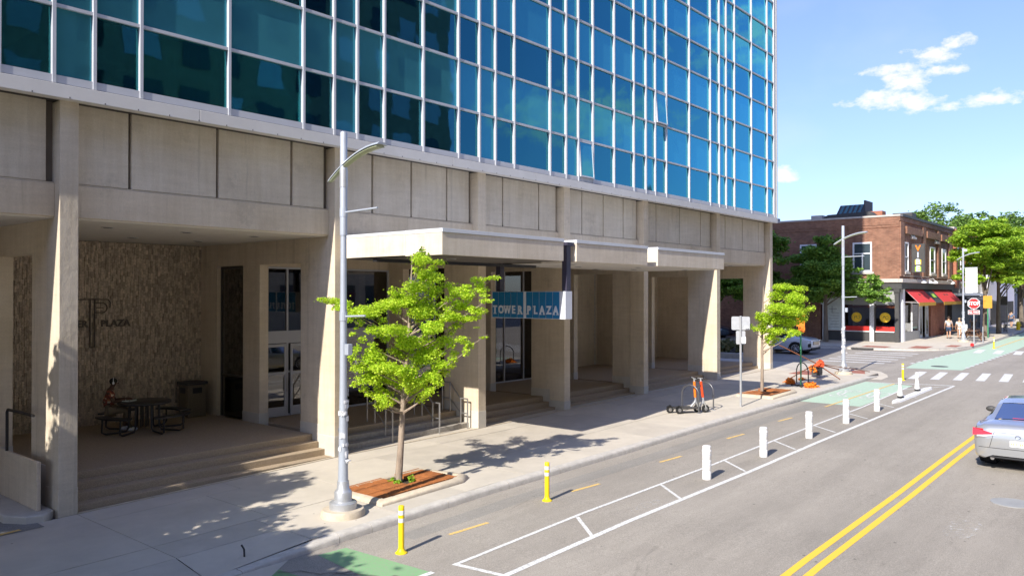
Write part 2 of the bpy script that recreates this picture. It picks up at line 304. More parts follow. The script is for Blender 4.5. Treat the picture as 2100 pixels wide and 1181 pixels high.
M['greenp'] = mat('green_u_post', (.06, .30, .14), .5, var=.15)
M['paper'] = mat('poster_white', (.62, .66, .62), .7)
M['wood'] = mat('weathered_brown_wood', (.16, .085, .05), .8, var=.25, scale=8, stretch=(.2, 1, 1))
M['silver'] = mat('silver_car_paint', (.42, .43, .44), .28, metal=.55, spec=.5, var=0, coat=1.0)
M['suvwhite'] = mat('white_car_paint', (.58, .62, .68), .28, metal=.15, spec=.5, var=0, coat=1.0)
M['carblue'] = mat('dark_blue_car_paint', (.05, .08, .13), .3, metal=.3, var=0, coat=1.0)
M['tyre'] = mat('tyre_rubber', (.018, .018, .018), .85)
M['rim'] = mat('alloy_rim', (.5, .5, .51), .3, metal=.9, var=0)
M['rimd'] = mat('dark_alloy', (.08, .08, .085), .4, metal=.6, var=0)
M['tail'] = mat('red_tail_lens', (.55, .012, .015), .15, spec=.6, var=0, coat=.8)
M['tailw'] = mat('clear_lens', (.65, .62, .62), .15, spec=.6, var=0, coat=.8)
M['head'] = mat('headlight_lens', (.62, .66, .7), .12, spec=.7, var=0, coat=1)
M['chrome'] = mat('chrome', (.7, .7, .7), .12, metal=1, var=0)
M['carglass'] = mat('car_glass', (.02, .028, .032), .04, spec=.9, var=0)
M['seatm'] = mat('car_seat', (.12, .13, .14), .8)
M['skin_d'] = mat('dark_skin', (.10, .05, .03), .55, var=.05)
M['skin'] = mat('light_skin', (.50, .29, .19), .55, var=.05)
M['hairb'] = mat('black_hair', (.012, .01, .009), .7)
M['hairl'] = mat('light_hair', (.42, .30, .16), .7)
M['hairg'] = mat('brown_hair', (.05, .035, .025), .7)
M['khaki'] = mat('khaki_cloth', (.20, .155, .10), .85)
M['navy'] = mat('navy_cloth', (.04, .07, .13), .85)
M['greyt'] = mat('grey_cloth', (.42, .42, .43), .85)
M['cream'] = mat('cream_cloth', (.68, .60, .54), .85)
M['denim'] = mat('denim', (.12, .17, .26), .85)
M['shirt'] = mat('patterned_shirt', (.22, .07, .035), .8, var=.0)
def pattern_shirt():
    m = MATS['patterned_shirt']; t = m.node_tree; n = t.nodes; l = t.links; b = n['Principled BSDF']
    co = n.new('ShaderNodeTexCoord'); v = n.new('ShaderNodeTexVoronoi'); v.inputs['Scale'].default_value = 16; l.new(co.outputs['Object'], v.inputs['Vector'])
    sp = n.new('ShaderNodeSeparateColor'); l.new(v.outputs['Color'], sp.inputs[0]); r = n.new('ShaderNodeValToRGB'); l.new(sp.outputs[0], r.inputs[0]); r.color_ramp.interpolation = 'CONSTANT'
    e = r.color_ramp.elements; e[0].color = (.20, .05, .03, 1); e[1].position = .45; e[1].color = (.05, .03, .025, 1); e2 = e.new(.65); e2.color = (.40, .17, .06, 1); e3 = e.new(.82); e3.color = (.55, .45, .33, 1)
    l.new(r.outputs[0], b.inputs['Base Color'])
pattern_shirt()
M['span'] = [spandrel('teal_spandrel_glass', (.034, .15, .185)), spandrel('teal_spandrel_glass_b', (.039, .165, .195)), spandrel('teal_spandrel_glass_c', (.03, .135, .175))]
M['vis'] = glass('tinted_window_glass', (.38, .62, .50), (.17, .78, .98), ior=1.6, wobble=.10, minr=-.03, gmul=3.0)
M['lobby'] = glass('lobby_glass', (.42, .40, .37), (1, 1, 1), ior=1.55, minr=.06, gmul=1.2, wobble=.03)
M['shop'] = glass('shop_glass', (.55, .55, .55), (1, 1, 1), ior=1.5, minr=.02)
M['plainwin'] = mat('dark_window_glass', (.05, .07, .08), .06, spec=.8, var=.2, scale=.5)
M['blind'] = mat('pale_blind', (.45, .47, .42), .8, stretch=(12, 1, 1), var=.15)
M['ceiling_in'] = mat('office_ceiling', (.55, .6, .5), .8)
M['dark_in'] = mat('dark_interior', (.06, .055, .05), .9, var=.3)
M['office'] = mat('office_partition', (.30, .32, .26), .9, var=.5, scale=.7)
M['bin'] = mat('bin_aggregate', (.17, .14, .10), .9, var=.3, scale=30, bump=.4)
M['lightpanel'] = mat('skylight_glass', (.05, .14, .15), .1, spec=.8, var=.1)
M['white_mural'] = mat('white_mural_wall', (.78, .74, .78), .8, var=.05)
M['distant'] = mat('distant_facade', (.62, .60, .62), .8)

# ------------------------------------------------------------ mesh helpers
ORG = {}
class MB:
    def __init__(s): s.v = []; s.f = []
    def add(s, vs, fs):
        o = len(s.v); s.v += [tuple(p) for p in vs]; s.f += [tuple(i + o for i in f) for f in fs]; return s
    def box(s, x0, x1, y0, y1, z0, z1, zs=None):
        # zs: optional (dz at x0, dz at x1) for things that follow the slope
        a, b = zs if zs else (0, 0)
        vs = [(x0, y0, z0 + a), (x1, y0, z0 + b), (x1, y1, z0 + b), (x0, y1, z0 + a), (x0, y0, z1 + a), (x1, y0, z1 + b), (x1, y1, z1 + b), (x0, y1, z1 + a)]
        return s.add(vs, [(0, 3, 2, 1), (4, 5, 6, 7), (0, 1, 5, 4), (1, 2, 6, 5), (2, 3, 7, 6), (3, 0, 4, 7)])
    def obox(s, c, size, rot=0, tilt=0, axis='Y'):
        R = Matrix.Rotation(rot, 3, 'Z') @ Matrix.Rotation(tilt, 3, axis); hx, hy, hz = [k / 2 for k in size]; c = Vector(c)
        vs = [c + R @ Vector(p) for p in [(-hx, -hy, -hz), (hx, -hy, -hz), (hx, hy, -hz), (-hx, hy, -hz), (-hx, -hy, hz), (hx, -hy, hz), (hx, hy, hz), (-hx, hy, hz)]]
        return s.add(vs, [(0, 3, 2, 1), (4, 5, 6, 7), (0, 1, 5, 4), (1, 2, 6, 5), (2, 3, 7, 6), (3, 0, 4, 7)])
    def prism(s, poly, z0, z1, zf=None):
        n = len(poly); zf = zf or (lambda x, y: 0)
        vs = [(x, y, z0 + zf(x, y)) for x, y in poly] + [(x, y, z1 + zf(x, y)) for x, y in poly]
        return s.add(vs, [tuple(range(n))[::-1], tuple(range(n, 2 * n))] + [(i, (i + 1) % n, n + (i + 1) % n, n + i) for i in range(n)])
    def extr(s, poly, ax, a0, a1):
        """poly in the two other axes, extruded along ax"""
        n = len(poly)
        def P(p, a):
            return {'x': (a, p[0], p[1]), 'y': (p[0], a, p[1]), 'z': (p[0], p[1], a)}[ax]
        vs = [P(p, a0) for p in poly] + [P(p, a1) for p in poly]
        return s.add(vs, [tuple(range(n))[::-1], tuple(range(n, 2 * n))] + [(i, (i + 1) % n, n + (i + 1) % n, n + i) for i in range(n)])
    def tube(s, pts, r, n=8, cap=True):
        pts = [Vector(p) for p in pts]; rs = r if isinstance(r, (list, tuple)) else [r] * len(pts); o = len(s.v); up = Vector((0, 0, 1)); pn = None
        for i, p in enumerate(pts):
            d = (pts[min(i + 1, len(pts) - 1)] - pts[max(i - 1, 0)]).normalized()
            if pn is None: a = d.cross(up) if abs(d.z) < .95 else d.cross(Vector((1, 0, 0)))
            else: a = pn - d * pn.dot(d)
            a.normalize(); pn = a; b = d.cross(a)
            for k in range(n):
                t = 2 * pi * k / n; s.v.append(tuple(p + (a * cos(t) + b * sin(t)) * rs[i]))
        for i in range(len(pts) - 1):
            for k in range(n):
                k2 = (k + 1) % n; s.f.append((o + i * n + k, o + i * n + k2, o + (i + 1) * n + k2, o + (i + 1) * n + k))
        if cap: s.f.append(tuple(o + k for k in range(n))[::-1]); e = o + (len(pts) - 1) * n; s.f.append(tuple(e + k for k in range(n)))
        return s
    def lathe(s, prof, c=(0, 0, 0), n=20, sx=1, sy=1):
        o = len(s.v)
        for r, z in prof:
            for k in range(n): t = 2 * pi * k / n; s.v.append((c[0] + r * cos(t) * sx, c[1] + r * sin(t) * sy, c[2] + z))
        m = len(prof)
        for i in range(m - 1):
            for k in range(n): k2 = (k + 1) % n; s.f.append((o + i * n + k, o + i * n + k2, o + (i + 1) * n + k2, o + (i + 1) * n + k))
        s.f.append(tuple(o + k for k in range(n))[::-1]); s.f.append(tuple(o + (m - 1) * n + k for k in range(n)))
        return s
    def disc(s, c, nrm, r, th=.01, n=20):
        c = Vector(c); d = Vector(nrm).normalized(); return s.tube([c, c + d * th], r, n)
    def ell(s, c, r, n=10, m=7, jit=0, seed=0):
        q = random.Random(seed); o = len(s.v)
        for i in range(m + 1):
            p = pi * i / m
            for k in range(n):
                t = 2 * pi * k / n; j = 1 + q.uniform(-jit, jit); s.v.append((c[0] + r[0] * sin(p) * cos(t) * j, c[1] + r[1] * sin(p) * sin(t) * j, c[2] + r[2] * cos(p) * j))
        for i in range(m):
            for k in range(n): k2 = (k + 1) % n; s.f.append((o + i * n + k, o + (i + 1) * n + k, o + (i + 1) * n + k2, o + i * n + k2))
        return s
    def build(s, name, mt, parent=None, smooth=False, bevel=0, loc=None, segs=2):
        me = bpy.data.meshes.new(name)
        if parent is not None: org = ORG[parent.name]
        else: org = Vector(loc) if loc is not None else Vector((0, 0, 0))
        me.from_pydata([tuple(Vector(p) - org) for p in s.v], [], s.f); me.materials.append(mt)
        if smooth:
            me.polygons.foreach_set('use_smooth', [True] * len(me.polygons))
            me.set_sharp_from_angle(angle=radians(40))
        o = bpy.data.objects.new(name, me); COL.objects.link(o); ORG[o.name] = org
        if parent is not None: o.parent = parent
        else: o.location = org
        if bevel:
            b = o.modifiers.new('bevel', 'BEVEL'); b.width = bevel; b.segments = segs; b.limit_method = 'ANGLE'; b.angle_limit = radians(40)
        return o
def B(name, mt, parent, *a, bevel=0, **k): return MB().box(*a, **k).build(name, mt, parent, bevel=bevel)
def tag(o, label=None, cat=None, group=None, kind=None):
    if label: o['label'] = label
    if cat: o['category'] = cat
    if group: o['group'] = group
    if kind: o['kind'] = kind
    return o
def thing(name, loc, label, cat, group=None):
    o = bpy.data.objects.new(name, None); COL.objects.link(o); o.location = loc; o.empty_display_size = .2; ORG[o.name] = Vector(loc)
    return tag(o, label, cat, group)
def structure(o, label=None): o['kind'] = 'structure'; (label and o.__setitem__('label', label)); return o
def copy_tree(o, parent=None):
    c = o.copy(); COL.objects.link(c); c.parent = parent
    for ch in list(o.children): copy_tree(ch, c)
    return c
def text_mesh(txt, size, extrude=.01, bold=0.0, spacing=1.0):
    cu = bpy.data.curves.new('t', 'FONT'); cu.body = txt; cu.size = size; cu.extrude = extrude; cu.offset = bold; cu.align_x = 'CENTER'; cu.align_y = 'CENTER'; cu.space_character = spacing; cu.resolution_u = 3
    ob = bpy.data.objects.new('t', cu); COL.objects.link(ob); bpy.context.view_layer.update()
    me = bpy.data.meshes.new_from_object(ob.evaluated_get(bpy.context.evaluated_depsgraph_get())); bpy.data.objects.remove(ob); return me
def text(name, txt, size, mt, parent, pos, right, up, extrude=.01, bold=0, sx=1.0):
    """lettering as thin relief; right/up are the reading directions in the world"""
    me = text_mesh(txt, size, extrude, bold); me.materials.clear(); me.materials.append(mt)
    r = Vector(right).normalized(); u = Vector(up).normalized(); nn = r.cross(u)
    R = Matrix((r * sx, u, nn)).transposed().to_4x4()
    me.transform(R); org = ORG[parent.name]; me.transform(Matrix.Translation(Vector(pos) - org))
    me.name = name; o = bpy.data.objects.new(name, me); COL.objects.link(o); o.parent = parent; ORG[o.name] = org; return o

# ------------------------------------------------------------ ground, road, pavements
mb = MB(); XS = [-80, -40, -20, -5, 0, 6, 12.2, 17.4, 21.6, 26.8, 39, 52, 66, 100, 200, 600, 2000]
for i in range(len(XS) - 1):
    a, b = XS[i], XS[i + 1]
    mb.add([(a, -900, g(a) - .30), (b, -900, g(b) - .30), (b, 1500, g(b) - .30), (a, 1500, g(a) - .30)], [(0, 1, 2, 3)])
structure(mb.build('ground', M['asph2']), 'asphalt and earth ground running to the horizon')
def sheet(name, poly, mt, off, lab=None, sub=2.0, kind='structure'):
    """flat sheet following the street slope; poly is split along x so it hugs the profile"""
    import bmesh
    bm = bmesh.new(); vs = [bm.verts.new((x, y, 0)) for x, y in poly]; bm.faces.new(vs)
    x0 = min(p[0] for p in poly); x1 = max(p[0] for p in poly)
    for k in [q[0] for q in GK]:
        if x0 < k < x1: bmesh.ops.bisect_plane(bm, geom=bm.verts[:] + bm.edges[:] + bm.faces[:], plane_co=(k, 0, 0), plane_no=(1, 0, 0))
    for v in bm.verts: v.co.z = g(v.co.x) + off
    bmesh.ops.recalc_face_normals(bm, faces=bm.faces[:])
    for f in bm.faces:
        if f.normal.z < 0: f.normal_flip()
    me = bpy.data.meshes.new(name); bm.to_mesh(me); bm.free(); me.materials.append(mt); o = bpy.data.objects.new(name, me); COL.objects.link(o); o['kind'] = kind
    if lab: o['label'] = lab
    return o
KY = 10.80
road = sheet('road', [(-80, -30), (300, -30), (300, 14), (58.5, 14), (56, 16), (56, 90), (43.9, 90), (43.9, 14), (30, 10.7), (-80, 14.5)], M['asph'], -KH, 'worn grey asphalt of the main street and the side street crossing')
# driveway strip into the parking under the tower, left edge
sheet('driveway', [(-12, 15.3), (5.35, 15.3), (5.35, 30), (-12, 30)], M['asph2'], .004, 'dark asphalt driveway left of the first column')
# patched asphalt
for i, (poly, off) in enumerate([([(9.2, 9.95), (30, 9.75), (36, 9.9), (36, 10.3), (9.2, 10.35)], .002)]):
    sheet('asphalt_patch', poly, asphalt('patch_asphalt', (.27, .25, .22)), -KH + off)

# side walk: slabs, each its own piece
walk = MB(); walk.box(-60, -5, 10.98, 15.3, -.3, -.02, zs=(g(-60), g(-5)))
def slabpoly(x0, x1, y0, y1, gap=.012):
    return [(x0 + gap / 2, y0 + gap / 2), (x1 - gap / 2, y0 + gap / 2), (x1 - gap / 2, y1 - gap / 2), (x0 + gap / 2, y1 - gap / 2)]
base = MB()
for i in range(len(GK) - 1):
    a, b = max(GK[i][0], -60), min(GK[i + 1][0], 40.0)
    if b > a: base.box(a, b, 10.95 if a > 6.1 else 11.88, 16.3, -.25, -.03, zs=(g(a), g(b)))
base.prism([(40.0, 10.95), (41.3, 11.6), (42.6, 13.0), (43.2, 15), (43.2, 40), (39.5, 40), (39.5, 16.3), (40, 16.3)], -.25, -.03, zf=lambda x, y: g(x))
sidewalk = base.build('sidewalk', M['joint']); structure(sidewalk, 'pale concrete sidewalk along the tower with scored joints')
def slab(x0, x1, y0, y1, m=None):
    mb = MB(); jit = rnd.uniform(-.002, .002)
    xs = [x0 + .006, x1 - .006]; ks = [k[0] for k in GK if x0 < k[0] < x1]; xs = sorted(xs + ks)
    for a, b in zip(xs[:-1], xs[1:]): mb.box(a, b, y0 + .006, y1 - .006, -.08, jit, zs=(g(a), g(b)))
    return mb.build('paving_slab', m or (M['walk'] if rnd.random() < .6 else M['walk2']), sidewalk)
rows = [(10.99, 12.72, 1.86), (12.72, 14.93, 2.15), (14.93, 15.68, 2.9)]
for ri, (ya, yb, st) in enumerate(rows):
    x = 6.03 - st * 6
    while x < 39.3:
        x2 = x + st; ya2 = ya
        if ri == 0 and x2 < 8.0: ya2 = 11.9
        xe = min(x2, 39.5); slab(x, xe, ya2, yb)
        x = x2
# corner slabs
for poly in [[(39.5, 10.99), (40.0, 10.99), (40.9, 11.4), (41.2, 12.7), (39.5, 12.7)], [(39.51, 12.72), (41.22, 12.72), (42.3, 12.95), (42.8, 14.4), (39.51, 14.4)], [(39.51, 14.42), (42.81, 14.42), (43.05, 16.5), (39.51, 16.5)],
             [(39.51, 16.52), (43.05, 16.52), (43.05, 20), (39.51, 20)], [(39.51, 20.02), (43.05, 20.02), (43.05, 24), (39.51, 24)], [(39.51, 24.02), (43.05, 24.02), (43.05, 30), (39.51, 30)]]:
    MB().prism(poly, -.08, .0, zf=lambda x, y: g(x)).build('paving_slab', M['walk2'], sidewalk)
# white mortar line along the foot of the tower
for i in range(len(GK) - 1):
    a, b = max(GK[i][0], 6.05), min(GK[i + 1][0], 39.3)
    if b > a: B('edge_strip', M['planter'], sidewalk, a, b, 15.685, 15.76, -.05, .012, zs=(g(a), g(b)))
tact = MB().prism([(39.3, 11.35), (40.6, 11.75), (40.2, 12.9), (39.3, 12.6)], 0, .014, zf=lambda x, y: g(x) + .0).build('tactile_plate', M['tactile'], sidewalk)
MB().prism([(37.2, 13.2), (39.0, 13.2), (39.0, 14.2), (37.2, 14.2)], 0, .010, zf=lambda x, y: g(x) + .0).build('tactile_plate', M['tactile'], sidewalk)
# kerbstones
kerb = tag(bpy.data.objects.new('kerb', None)); COL.objects.link(kerb); ORG['kerb'] = Vector((0, 0, 0)); structure(kerb, 'rounded concrete kerb between sidewalk and road')
def kerbstone(p, q, hp=1., hq=1., parent=kerb, wdt=.19):
    """one stone from p to q with a worn, rounded nose; hp,hq: height factors"""
    p = Vector((p[0], p[1], 0)); q = Vector((q[0], q[1], 0)); d = (q - p).normalized(); nrm = Vector((-d.y, d.x, 0)); d *= .006
    prof = [(0, -.3), (0, .55), (.018, .82), (.055, .97), (.10, 1.0), (wdt, 1.0), (wdt, -.3)]
    vs = []
    for pt, h in ((p + d, hp), (q - d, hq)):
        for o, z in prof: P = pt + nrm * o; vs.append((P.x, P.y, rd(P.x) + KH * (z * h if z > 0 else z) + .003))
    n = len(prof); return MB().add(vs, [tuple(range(n)), tuple(range(n, 2 * n))[::-1]] + [(i, n + i, n + (i + 1) % n, (i + 1) % n) for i in range(n)]).build('kerbstone', M['kerb'], parent, smooth=True)
def kh(x): return min(1, max(.14, (x - 5.9) / 1.95))
kx = [6.5, 8.3, 9.0, 10.9, 12.7, 14.5, 16.3, 18.1, 19.9, 21.7, 23.5, 25.3, 27.1, 28.9, 30.7, 32.5, 34.3, 36.1, 38.2]
kp = [(k, KY) for k in kx]
for a, b in zip(kp[:-1], kp[1:]): kerbstone(a, b, kh(a[0]), kh(b[0]))
cc = [(38.2, 10.8), (39.6, 10.86), (40.7, 11.2), (41.6, 11.85), (42.3, 12.8), (42.8, 14.0), (43.2, 15.6), (43.2, 18.5), (43.2, 22), (43.2, 28)]
for i in range(len(cc) - 1): kerbstone(cc[i], cc[i + 1], 1 if i < 1 or i > 5 else .3, 1 if i < 0 or i > 4 else .3)
kerbstone((4.6, 10.8), (6.5, 10.8), .14, kh(6.5)); kerbstone((2.8, 10.8), (4.6, 10.8), .12, .14); kerbstone((1, 10.8), (2.8, 10.8), .12, .12)
# concrete apron of the driveway
ap = MB(); ap.add([(-3, 10.1, rd(-3) + .004), (3.5, 10.1, rd(3.5) + .004), (6.6, 10.3, rd(6.6) + .005), (7.3, 10.795, rd(7.3) + .006), (-3, 10.795, rd(-3) + .012)], [(0, 1, 2, 3, 4)])
rp = MB(); xs_r = [-3, -1.5, 0.4, 2.3, 4.16, 6.02]
for a, b in zip(xs_r[:-1], xs_r[1:]):
    rp = MB(); rp.add([(a + .006, 10.995, rd(a) + .022), (b - .006, 10.995, rd(b) + .022), (b - .006, 11.893, g(b)), (a + .006, 11.893, g(a))], [(0, 1, 2, 3)]); rp.build('ramp_slab', M['walk2'], sidewalk)
rp = MB(); rp.add([(6.03, 10.995, rd(6.03) + .022), (7.88, 10.995, g(7.88) - .002), (7.88, 11.893, g(7.88)), (6.03, 11.893, g(6.03))], [(0, 1, 2), (0, 2, 3)]); rp.build('ramp_slab', M['walk'], sidewalk)
structure(ap.build('driveway_apron', M['walk2']), 'worn concrete driveway apron at the kerb in the lower left corner')

# painted markings
def stripe(name, p, q, wdt, mt, off=.004, lab=None):
    p = Vector(p); q = Vector(q); d = (q - p).normalized(); n = Vector((-d.y, d.x)) * wdt / 2
    return sheet(name, [tuple(p - n), tuple(q - n), tuple(q + n), tuple(p + n)], mt, -KH + off, lab)
for yy in (4.43, 4.17): stripe('yellow_centre_line', (-20, yy + .02), (41.5, yy - .03), .12, M['pyel'])
stripe('white_edge_line', (8.7, 7.66), (37.9, 7.34), .11, M['pwhite'])
stripe('white_buffer_line', (8.75, 8.56), (29.2, 8.52), .075, M['pwhite'], .005); stripe('white_buffer_line', (29.2, 8.52), (36.2, 8.75), .075, M['pwhite'], .005)
stripe('white_buffer_bar', (8.78, 8.6), (8.9, 7.6), .09, M['pwhite'], .0065)
for i in range(9):
    xb = 11.93 + i * 3.1
    if xb < 34: stripe('white_buffer_bar', (xb, 8.5), (xb - .76, 7.64), .07, M['pwhite2'], .0065)
stripe('white_buffer_bar', (35.3, 8.7), (37.7, 7.45), .06, M['pwhite2'], .0065)
stripe('stop_line', (37.1, 10.5), (37.95, 7.35), .16, M['pwhite2'], .008)
for a, b in ((9.74, 10.67), (13.35, 14.28), (17.0, 17.95), (20.75, 21.7), (24.45, 25.4)): stripe('yellow_bike_dash', (a, 9.66), (b, 9.58), .08, M['pyel2'])
stripe('yellow_bike_line', (28.4, 9.55), (37.2, 9.52), .08, M['pyel2'], .009)
sheet('mint_bike_box', [(29.3, 10.75), (29.25, 8.62), (36.9, 8.72), (37.3, 10.75)], M['pgreen'], -KH + .004, 'faded mint green bike box paint before the crossing')
def ring(mb, c, r, wd, rx=1.0):
    n = 18
    for k in range(n):
        a, b = 2 * pi * k / n, 2 * pi * (k + 1) / n; pts = [(c[0] + (r) * cos(a) * rx, c[1] + r * sin(a)), (c[0] + r * cos(b) * rx, c[1] + r * sin(b)), (c[0] + (r - wd) * cos(b) * rx, c[1] + (r - wd) * sin(b)), (c[0] + (r - wd) * cos(a) * rx, c[1] + (r - wd) * sin(a))]
        mb.add([(x, y, rd(x) + .009) for x, y in pts], [(0, 1, 2, 3)])
def seg(mb, p, q, wd=.07):
    p = Vector(p); q = Vector(q); d = (q - p).normalized(); n = Vector((-d.y, d.x)) * wd / 2
    mb.add([(v.x, v.y, rd(v.x) + .009) for v in (p - n, q - n, q + n, p + n)], [(0, 1, 2, 3)])
for cx, cy in ((32.6, 10.15), (32.6, 9.05)):
    mb = MB(); ring(mb, (cx - .9, cy), .33, .07); ring(mb, (cx + .9, cy), .33, .07)
    for p, q in (((-.9, 0), (-.3, 0)), ((-.3, 0), (.45, .12)), ((.45, .12), (.9, 0)), ((-.3, 0), (-.1, .28)), ((-.1, .28), (.5, .3)), ((.5, .12), (.55, .38)), ((-.55, .1), (-.1, .3))): seg(mb, (cx + p[0], cy + p[1]), (cx + q[0], cy + q[1]))
    structure(mb.build('bicycle_marking', M['pwhite2']), 'white bicycle symbol on the mint bike box')
sheet('green_lane_patch', [(7.72, 10.6), (8.22, 10.53), (8.32, 8.66), (8.0, 8.5), (7.3, 8.5), (7.58, 9.35)], M['pgreen2'], -KH + .004, 'worn green bike lane block in the lower left')
sheet('green_lane_patch', [(6.5, 10.64), (6.95, 10.6), (7.0, 9.9), (6.2, 9.2), (6.0, 10.0)], M['pgreen3'], -KH + .004)
stripe('white_lane_dash', (7.9, 8.62), (8.34, 8.60), .1, M['pwhite'], .007)
sheet('green_crossing', [(44.8, 10.95), (45.3, 8.42), (52, 8.42), (60.6, 8.3), (70, 8.4), (70, 10.55), (62, 10.75), (58, 10.95), (50.1, 11.2), (47.6, 11.2)], M['pgreen'], -KH + .0045, 'faded green bike crossing across the side street')
for i in range(13):
    xa = 46.6 + i * 1.15; stripe('white_crossing_dash', (xa, 8.47 - .02 * i), (xa + .55, 8.46 - .02 * i), .18, M['pwhite2'], .0085)
    if i < 9: stripe('white_crossing_dash', (47.5 + i * 1.2, 11.33 - .05 * i), (48.1 + i * 1.2, 11.3 - .05 * i), .16, M['pwhite2'], .0085)
for i in range(12):
    yb = 9.42 - i * .86
    stripe('crosswalk_stripe', (39.72 + i * .3, yb), (43.4 + i * .32, yb + .36 - .01 * i), .36, M['pwhite2'], .0055)
for i, xb in enumerate((46.8, 48.2, 49.7, 51.4, 53.2, 54.7)):
    stripe('crosswalk_stripe', (xb, 12.5 + .02 * i), (xb + (.1 if i else -.2), 16.0), .36, M['pwhite2'], .0055)
for i in range(4): stripe('crosswalk_stripe', (57.6, 9.9 - i * 1.1), (61.0, 10.15 - i * 1.1), .45, M['pwhite2'], .010)
stripe('yellow_bike_line', (63, 9.7), (90, 9.9), .12, M['pyel2'], .01)
sheet('mint_bike_box', [(62.5, 10.65), (62.5, 8.7), (95, 9.2), (95, 11.3), (75, 10.9)], M['pgreen'], -KH + .0035)
for (cx, cy, r) in ((46.8, 9.75, .42), (18.1, 2.5, .38)):
    mb = MB(); mb.lathe([(r, -.02), (r, .008), (r - .03, .012), (r - .03, .009), (r * .5, .012)], (cx, cy, rd(cx)), 24); structure(mb.build('manhole_cover', M['charc'] if cx > 40 else M['grey'], smooth=True), 'round iron manhole cover flush with the ' + ('green crossing' if cx > 40 else 'asphalt near the yellow line'))
# cracks and tar lines
for seed, (x0, y0, x1, y1) in enumerate([(5.3, 10.6, 7.6, 9.6), (6.9, 10.5, 8.2, 8.3)]):
    q = random.Random(seed + 3); mb = MB(); n = 22; P = []
    for i in range(n + 1): t = i / n; P.append(Vector((x0 + (x1 - x0) * t + q.uniform(-.05, .05), y0 + (y1 - y0) * t + q.uniform(-.06, .06))))
    for a, b in zip(P[:-1], P[1:]):
        d = (b - a).normalized(); nn = Vector((-d.y, d.x)) * q.uniform(.006, .014); mb.add([(v.x, v.y, rd(v.x) + .0125) for v in (a - nn, b - nn, b + nn, a + nn)], [(0, 1, 2, 3)])
    structure(mb.build('road_crack', M['joint']), 'thin tar-filled crack in the asphalt')

# far corner pavement
farw = MB(); FW = [(56.6, 17.2), (56.6, 15.3), (57.2, 13.4), (58.4, 12.2), (60, 11.4), (62.5, 10.9), (66, 10.75), (75, 11.0), (90, 11.6), (200, 13), (200, 24), (63, 24), (63, 60), (56.6, 60)]
farw = sheet('far_sidewalk', FW, M['walk'], 0.0, 'pale sidewalk around the brick corner building')
gut = [(p_[0] + (.1 if i < 3 else .5), p_[1] - (.42 if i < 5 else .1)) for i, p_ in enumerate(cc[:8])]
sheet('corner_gutter', cc[:8] + gut[::-1], M['walk'], -KH + .012, 'pale concrete gutter apron round the near corner')
mb = MB(); fk = FW[:10]
fkerb = bpy.data.objects.new('far_kerb', None); COL.objects.link(fkerb); ORG['far_kerb'] = Vector((0, 0, 0)); structure(fkerb, 'kerb of the far corner')
fk2 = [(56.6, 60), (56.6, 40), (56.6, 28), (56.6, 20)] + FW[:10]
for a, b in zip(fk2[:-1], fk2[1:]): kerbstone(a, b, 1, 1, fkerb, .16)
for x0, y0, x1, y1 in ((57.2, 15.2, 58.6, 16.8), (57.9, 12.9, 60.2, 14.0), (60.5, 11.6, 62.5, 12.3)):
    sheet('tactile_plate', [(x0, y0), (x1, y0), (x1, y1), (x0, y1)], M['tactile'], .006)
B('storm_drain', M['charc'], fkerb, 56.3, 56.62, 15.8, 17.2, -KH + .01, -.03, zs=(g(56.6), g(56.6)))

# ------------------------------------------------------------ the tower
TW = thing('office_tower', (22.5, 25, .2), 'tall concrete and blue glass tower with raised porch and square columns', 'building')
CX = [-6.6, -.35, 5.88, 12.07, 17.23, 21.47, 26.6, 32.88, 39.0]       # column centres (last one pulled in under the corner)
CX[-1] = 38.86
FZ = .59; YC = 15.70
conc = M['conc']
for i, cx in enumerate(CX):
    gz = g(cx) - .1; wd = .165
    zb = g(cx) + (.5 if i < 5 else .3)
    c = MB().box(cx - wd, cx + wd, YC, 16.32, gz, 7.66).build('column', M['concrough'] if i in (2,) else conc, TW, bevel=.012)
    MB().box(cx - wd - .006, cx + wd + .006, YC - .006, 16.33, gz, zb).build('plinth', M['plinth'] if i not in (2,) else M['concrough'], TW, bevel=.008)
    # cross wall with two tall openings
    ww = .135; lw = lambda y0, y1, z0, z1, nm='cross_wall': MB().box(cx - ww, cx + ww, y0, y1, z0, z1).build(nm, conc, TW, bevel=.006)
    solid2 = i >= 7
    lw(16.325, 17.14, gz, 5.5); lw(19.02, 19.85, gz, 5.5)
    lw(17.142, 19.018, 4.88, 5.5)
    if solid2: lw(19.852, 22.3, gz, 5.5)
    else: lw(19.852, 21.218, 4.88, 5.5); lw(21.22, 22.3, gz, 5.5)
    for (a, b) in ((16.335, 17.144), (19.016, 19.854)): MB().box(cx - ww - .012, cx + ww + .012, a, b, gz, FZ + .27).build('plinth', M['plinth'], TW, bevel=.006)
# porch floor and steps, bay by bay
for i in range(len(CX) - 1):
    a, b = CX[i] + .165, CX[i + 1] - .165
    if i < 2: continue
    B('porch_floor', M['aggr'], TW, a - .03, b + .03, 16.62, 22.3, -.2, FZ, bevel=.012)
    for k, (y0, y1, z) in enumerate(((16.345, 16.618, FZ - .15), (16.08, 16.343, FZ - .30), (15.80, 16.078, FZ - .45))):
        if z > g((a + b) / 2) + .03: B('step', M['stepgrey'] if i == 3 else M['aggr'], TW, a + .002, b - .002, y0, y1, -.2, z, bevel=.012)
    # paving inside the column line
    if g((a + b) / 2) > .1: B('porch_edge', M['walk2'], TW, a + .002, b - .002, 15.76, 16.4, -.2, 0.0, zs=(g(a), g(b)))
